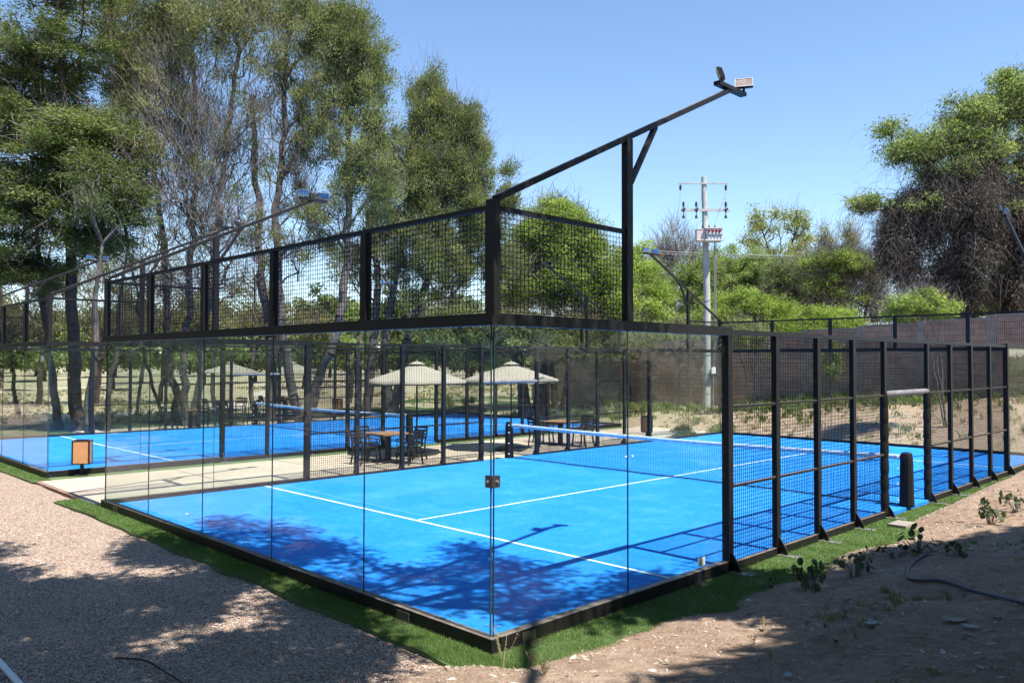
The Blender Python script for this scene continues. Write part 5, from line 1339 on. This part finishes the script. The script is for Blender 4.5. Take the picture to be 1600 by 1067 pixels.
# a white tube end at the very corner
a = to_ground(-30, 1010); b = to_ground(60, 1110)
q = empty('white_tube', tuple(a)); tag(q, 'white edged board lying in the bottom left corner', 'board')
mb = MB(); mb.bar(np.array([0, 0, .03]), b - a + np.array([0, 0, .03]), .05, .05); mb.build('white_edge', MT['white'], q)
mb = MB(); mb.bar(np.array([-.07, -.06, .02]), b - a + np.array([-.07, -.06, .02]), .10, .03); mb.build('dark_face', MT['chair'], q)
# stones, fallen leaves and sticks, one by one
def stone(px, py, s, label, seed, flat=.55):
    r = np.random.default_rng(seed); G = to_ground(px, py); V = []; F = []; n, m = 7, 10
    for i in range(n + 1):
        for j in range(m):
            t = pi * i / n; f = 2 * pi * j / m; q = 1 + .16 * sin(3 * f + seed) * sin(t) + .1 * cos(2 * t + f)
            V.append((G[0] + s * q * sin(t) * cos(f), G[1] + s * q * .75 * sin(t) * sin(f), float(ground_z(G[0], G[1])) + s * flat * (.55 + q * cos(t))))
    for i in range(n):
        for j in range(m): F.append((i * m + j, (i + 1) * m + j, (i + 1) * m + (j + 1) % m, i * m + (j + 1) % m))
    o = MB().arr(V, F).build('stone', MT['peb2s'], smooth=True); return tag(o, label, 'stone', 'stones on the slope')
MT['peb2s'] = surf('field_stone', (.36, .28, .22), .9, 0, .2, .25, 20, .6, 40, .01)
stone(1324, 938, .045, 'smooth tan stone on the shaded slope below the second dark plant', 1)
stone(820, 1033, .05, 'tan stone at the foot of the turf corner', 2)
stone(656, 1035, .045, 'grey pink stone where gravel, turf and dirt meet', 3)
stone(700, 1045, .035, 'small stone on the dirt edge right of the gravel', 4)
stone(1560, 967, .03, 'small stone near the right edge below the hose', 5)
def leafthing(px, py, s, label, seed, mat='lf_cactus', rz=0):
    r = np.random.default_rng(seed); G = to_ground(px, py); z = float(ground_z(G[0], G[1])) + .012
    V = []; F = []; n = 9
    for i in range(n):
        t = i / (n - 1); w_ = s * .26 * sin(pi * min(.999, t * .96 + .02)) ** .8; x = s * (t - .5); zz = z + .02 * abs(t - .5) + .004
        for sgn in (-1, 0, 1):
            lx, ly = x, sgn * w_; V.append((G[0] + lx * cos(rz) - ly * sin(rz), G[1] + lx * sin(rz) + ly * cos(rz), zz + (.008 if sgn else 0)))
    for i in range(n - 1):
        for k in range(2): F.append((i * 3 + k, (i + 1) * 3 + k, (i + 1) * 3 + k + 1, i * 3 + k + 1))
    return tag(MB().arr(V, F).build('fallen_leaf', MT[mat]), label, 'leaf', 'fallen leaves on the slope')
MT['dleaf'] = surf('dry_leaf', (.30, .26, .19), .7, 0, .3, .2, 40); MT['gleaf'] = surf('grey_leaf_fallen', (.34, .37, .32), .6, 0, .3, .15, 40)
leafthing(1361, 977, .15, 'pale grey fallen leaf on the shaded dirt, the widest one', 1, 'gleaf', 1.2)
leafthing(1516, 985, .15, 'narrow pale fallen leaf on the dirt below the hose end', 2, 'gleaf', .2)
leafthing(1358, 1010, .10, 'fallen leaf lying flat just below the widest grey leaf', 3, 'dleaf', .6)
leafthing(1231, 1062, .11, 'fallen leaf at the bottom edge of the picture', 4, 'gleaf', 1.9)
leafthing(1365, 953, .09, 'small dry leaf above the widest grey leaf', 5, 'dleaf', .3)
leafthing(1490, 972, .22, 'long curled brown strip of bark on the shaded dirt', 6, 'dleaf', .5)
leafthing(1043, 1040, .07, 'curled dry leaf on the sunlit dirt streak', 7, 'dleaf', .8)
leafthing(62, 790, .14, 'small dark dry leaf lying alone on the pale gravel', 8, 'dleaf', .8)
P = [to_ground(*q) for q in ((180, 1037), (225, 1043), (262, 1062), (290, 1080))]
P = [np.array([p[0], p[1], -.07]) for p in P]
tag(MB().path(spline(P, 14), [.008] * 14, 6).build('fallen_stick', MT['bark_dark']), 'thin dark stick lying on the shaded gravel near the bottom edge', 'stick')

# scattered litter on the slope and weeds on the far rise (uncountable)
def tufts(n, xr, yr, ok, hh, label, name, mat, seed, per=14, w_=.012):
    r = np.random.default_rng(seed); x = r.uniform(*xr, n * 4); y = r.uniform(*yr, n * 4); k = ok(x, y, r.random(n * 4)); x = x[k][:n]; y = y[k][:n]; n = len(x); z = ground_z(x, y)
    ci = np.repeat(np.arange(n), per); m = len(ci); h = (hh * r.lognormal(0, .35, n))[ci] * r.uniform(.5, 1.1, m)
    P = np.stack([x[ci], y[ci], z[ci]], -1) + np.c_[r.normal(0, .35, (m, 2)) * hh, np.zeros(m)]
    th = r.uniform(0, 2 * pi, m); la = r.uniform(0, 2 * pi, m); ln = h * r.uniform(.1, .9, m)
    a = np.c_[np.cos(th) * w_ / 2, np.sin(th) * w_ / 2, th * 0]; mid = P + np.c_[np.cos(la) * ln * .35, np.sin(la) * ln * .35, h * .6]; tip = P + np.c_[np.cos(la) * ln, np.sin(la) * ln, h]
    V = np.stack([P - a, P + a, mid + a * 1.6, mid - a * 1.6, tip], 1).reshape(-1, 3); b = (np.arange(m) * 5)[:, None]
    tint = np.repeat(np.clip((r.normal(.45, .22, n))[ci] + r.normal(0, .12, m), 0, 1), 5)
    mb = MB(); mb.arr(V, b + np.array([0, 1, 2, 3]), tint); mb.f.append((b + np.array([3, 2, 4])).astype(np.int32))
    return tag(mb.build(name, mat, attr=True), label, 'weeds', kind='stuff')
def okf(x, y, u):
    S = sst(21.6, 23, y) * sst(46, 40, y)
    wgt = sst(.42, .62, vnoise(x, y, 2.4, 15)) * .9 + .12
    near_wall = sst(23.5, 27, y + (x + 5) * .1)
    return (u < S * wgt * (.25 + .75 * near_wall)) & (x > -24)
tufts(7500, (-26, 12), (21.6, 44), okf, .24, 'green weeds and grass tufts over the dirt rise before the wall', 'weed_growth', MT['lf_weed'], 801, 16, .022)
tufts(2600, (-26, 12), (21.6, 40), lambda x, y, u: u < .35 * sst(.3, .6, vnoise(x, y, 1.4, 19)), .16, 'dry straw grass scattered over the dirt rise before the wall', 'dry_grass', MT['lf_dry'], 802, 12, .016)
tufts(1800, (.6, 7.5), (-1, 14), lambda x, y, u: (u < .6 * sst(.45, .75, vnoise(x, y, 1.1, 23)) * sst(1.2, 3, x)) & (np.hypot(x - CAMP[0], y - CAMP[1]) > 4.2), .05, 'low sparse weeds on the shaded near slope', 'slope_weed', MT['lf_weed'], 803, 12, .004)
tufts(4500, (-75, -16), (-5, 75), lambda x, y, u: (u < .5 * sst(.4, .7, vnoise(x, y, 6, 88))) & ((x < -31.5) | (y > 27)), .14, 'dry patchy lawn grass of the park behind the courts', 'park_grass', MT['lf_dry'], 804, 10, .05)
def court_leaves(n, seed):
    r = np.random.default_rng(seed); x = np.concatenate([r.uniform(-10, -.1, n), -r.exponential(.25, n) - .06]); y = np.concatenate([r.exponential(.5, n) + .07, r.uniform(.1, 16, n)]); x = np.clip(x, -10, -.06); n = len(x)
    th = r.uniform(0, 2 * pi, n); L = .02 * r.lognormal(0, .4, n); w_ = L * .35
    d = np.c_[np.cos(th), np.sin(th), th * 0] * L[:, None]; a = np.c_[-np.sin(th), np.cos(th), r.normal(0, .3, n)] * w_[:, None]; P = np.stack([x, y, np.full(n, .012)], -1)
    return tag(MB().arr(np.stack([P - d, P + a, P + d, P - a], 1).reshape(-1, 3), np.arange(n * 4).reshape(n, 4), np.repeat(r.random(n), 4)).build('court_leaf_bits', MT['litter'], attr=True), 'tiny dry leaf bits blown along the inner edges of the front court', 'litter', kind='stuff')
def litter(n, seed):
    r = np.random.default_rng(seed); x = r.uniform(-.2, 6.5, n * 3); y = r.uniform(-2.2, 12, n * 3); z = ground_z(x, y); k = z > -.09; x, y, z = x[k][:n], y[k][:n], z[k][:n]; n = len(x)
    th = r.uniform(0, 2 * pi, n); L = .022 * r.lognormal(0, .5, n); w_ = L * r.uniform(.08, .4, n)
    d = np.c_[np.cos(th), np.sin(th), r.normal(0, .15, n)] * L[:, None]; a = np.c_[-np.sin(th), np.cos(th), r.normal(0, .2, n)] * w_[:, None]; P = np.stack([x, y, z + .006], -1)
    V = np.stack([P - d, P + a, P + d, P - a], 1).reshape(-1, 3)
    return tag(MB().arr(V, np.arange(n * 4).reshape(n, 4), np.repeat(r.random(n), 4)).build('leaf_litter', MT['litter'], attr=True), 'dry leaf bits and chips scattered over the reddish dirt', 'litter', kind='stuff')
MT['litter'] = stonemat('litter_bits', (.12, .08, .06), (.34, .26, .20), (.58, .52, .44))
litter(9000, 811)
court_leaves(130, 812)
# round grey bush on the rise
def bush(px, py, dep, rx, ry, leaf, label, seed, n=40, leaves=120):
    c = fd(px, py, dep); k = dep / FOC; g = float(ground_z(c[0], c[1])); t = [[np.array([c[0], c[1], g - .05]), np.array([c[0], c[1], g + ry * k * .5]), np.array([c[0] + .05, c[1], g + ry * k])]]
    make_tree('bush', label, 'bush', (float(c[0]), float(c[1]), g), t, [((c[0], c[1], g + ry * k * .8), (rx * k, rx * k, ry * k), n)], MT['bark_grey'], MT[leaf], seed, clump_r=.16, leaves=leaves, lsize=.055, lw=.4, r_trunk=.03, r_tip=.004, ldir='rand', twigs=6, twig_len=.25, twig_w=.004, seg=.2, wig=.03, group='bushes on the rise')
bush(1066, 662, 28, 18, 12, 'lf_weed', 'round grey green bush on the sandy foot of the rise, left of the pole base', 821)
bush(905, 628, 34, 12, 14, 'lf_weed', 'upright pale weed bush behind the deck, left of the wooden bin', 822, 30)
bush(860, 640, 33, 18, 10, 'lf_pop', 'low leafy bush in the shade behind the deck', 823, 30)
bush(1130, 640, 30, 20, 8, 'lf_mez2', 'low green bush beside the base of the utility pole', 824, 30)
bush(700, 608, 46, 14, 10, 'lf_pop', 'small bush on the lawn under the middle umbrella', 825, 24)
bush(730, 610, 46, 12, 9, 'lf_pop', 'small bush on the lawn just right of the middle umbrella pole', 826, 24)
bush(500, 600, 60, 14, 12, 'lf_pop', 'small bush on the lawn behind the farther court net', 827, 24)
# remove the unused prototypes if any were never placed

# ------------------------------------------------------------------ trees standing around the viewpoint, mirrored by the glass
r = np.random.default_rng(909)
spots = [(-17, -6.5), (-22, -9), (-27, -6), (-32, -10), (-38, -7), (-44, -12), (-52, -8), (-60, -14), (-36, -16), (-70, -6), (-48, -20), (-12, -10), (-22, -17), (-15, -22), (-8, -19), (-1, -24), (6, -20), (13, -22), (-29, -12), (18, -10), (20, 2), (17, 10), (22, 14), (16, -16), (-4, -30), (-18, -32), (26, -4)]
for i, (x, y) in enumerate(spots):
    z = float(ground_z(x, y)); H = r.uniform(8, 13); t = [[np.array([x, y, z - .2]), np.array([x + .3, y, z + H * .4]), np.array([x - .2, y + .3, z + H * .8])]]
    lob = [(np.array([x + r.uniform(-1.5, 1.5), y + r.uniform(-1.5, 1.5), z + H * f]), (2.8, 2.8, H * .22), 26) for f in (.14, .35, .55, .75)]
    make_tree('grove_tree', 'leafy tree of the grove behind the viewpoint, mirrored faintly in the court glass', 'tree', (x, y, z), t, lob, MT['bark_grey'], MT['lf_shade'], 920 + i,
              clump_r=.8, leaves=70, lsize=.32, lw=.55, r_trunk=.2, r_tip=.03, ldir='rand', twigs=0, up=.4, seg=1.0, group='grove behind the viewpoint')
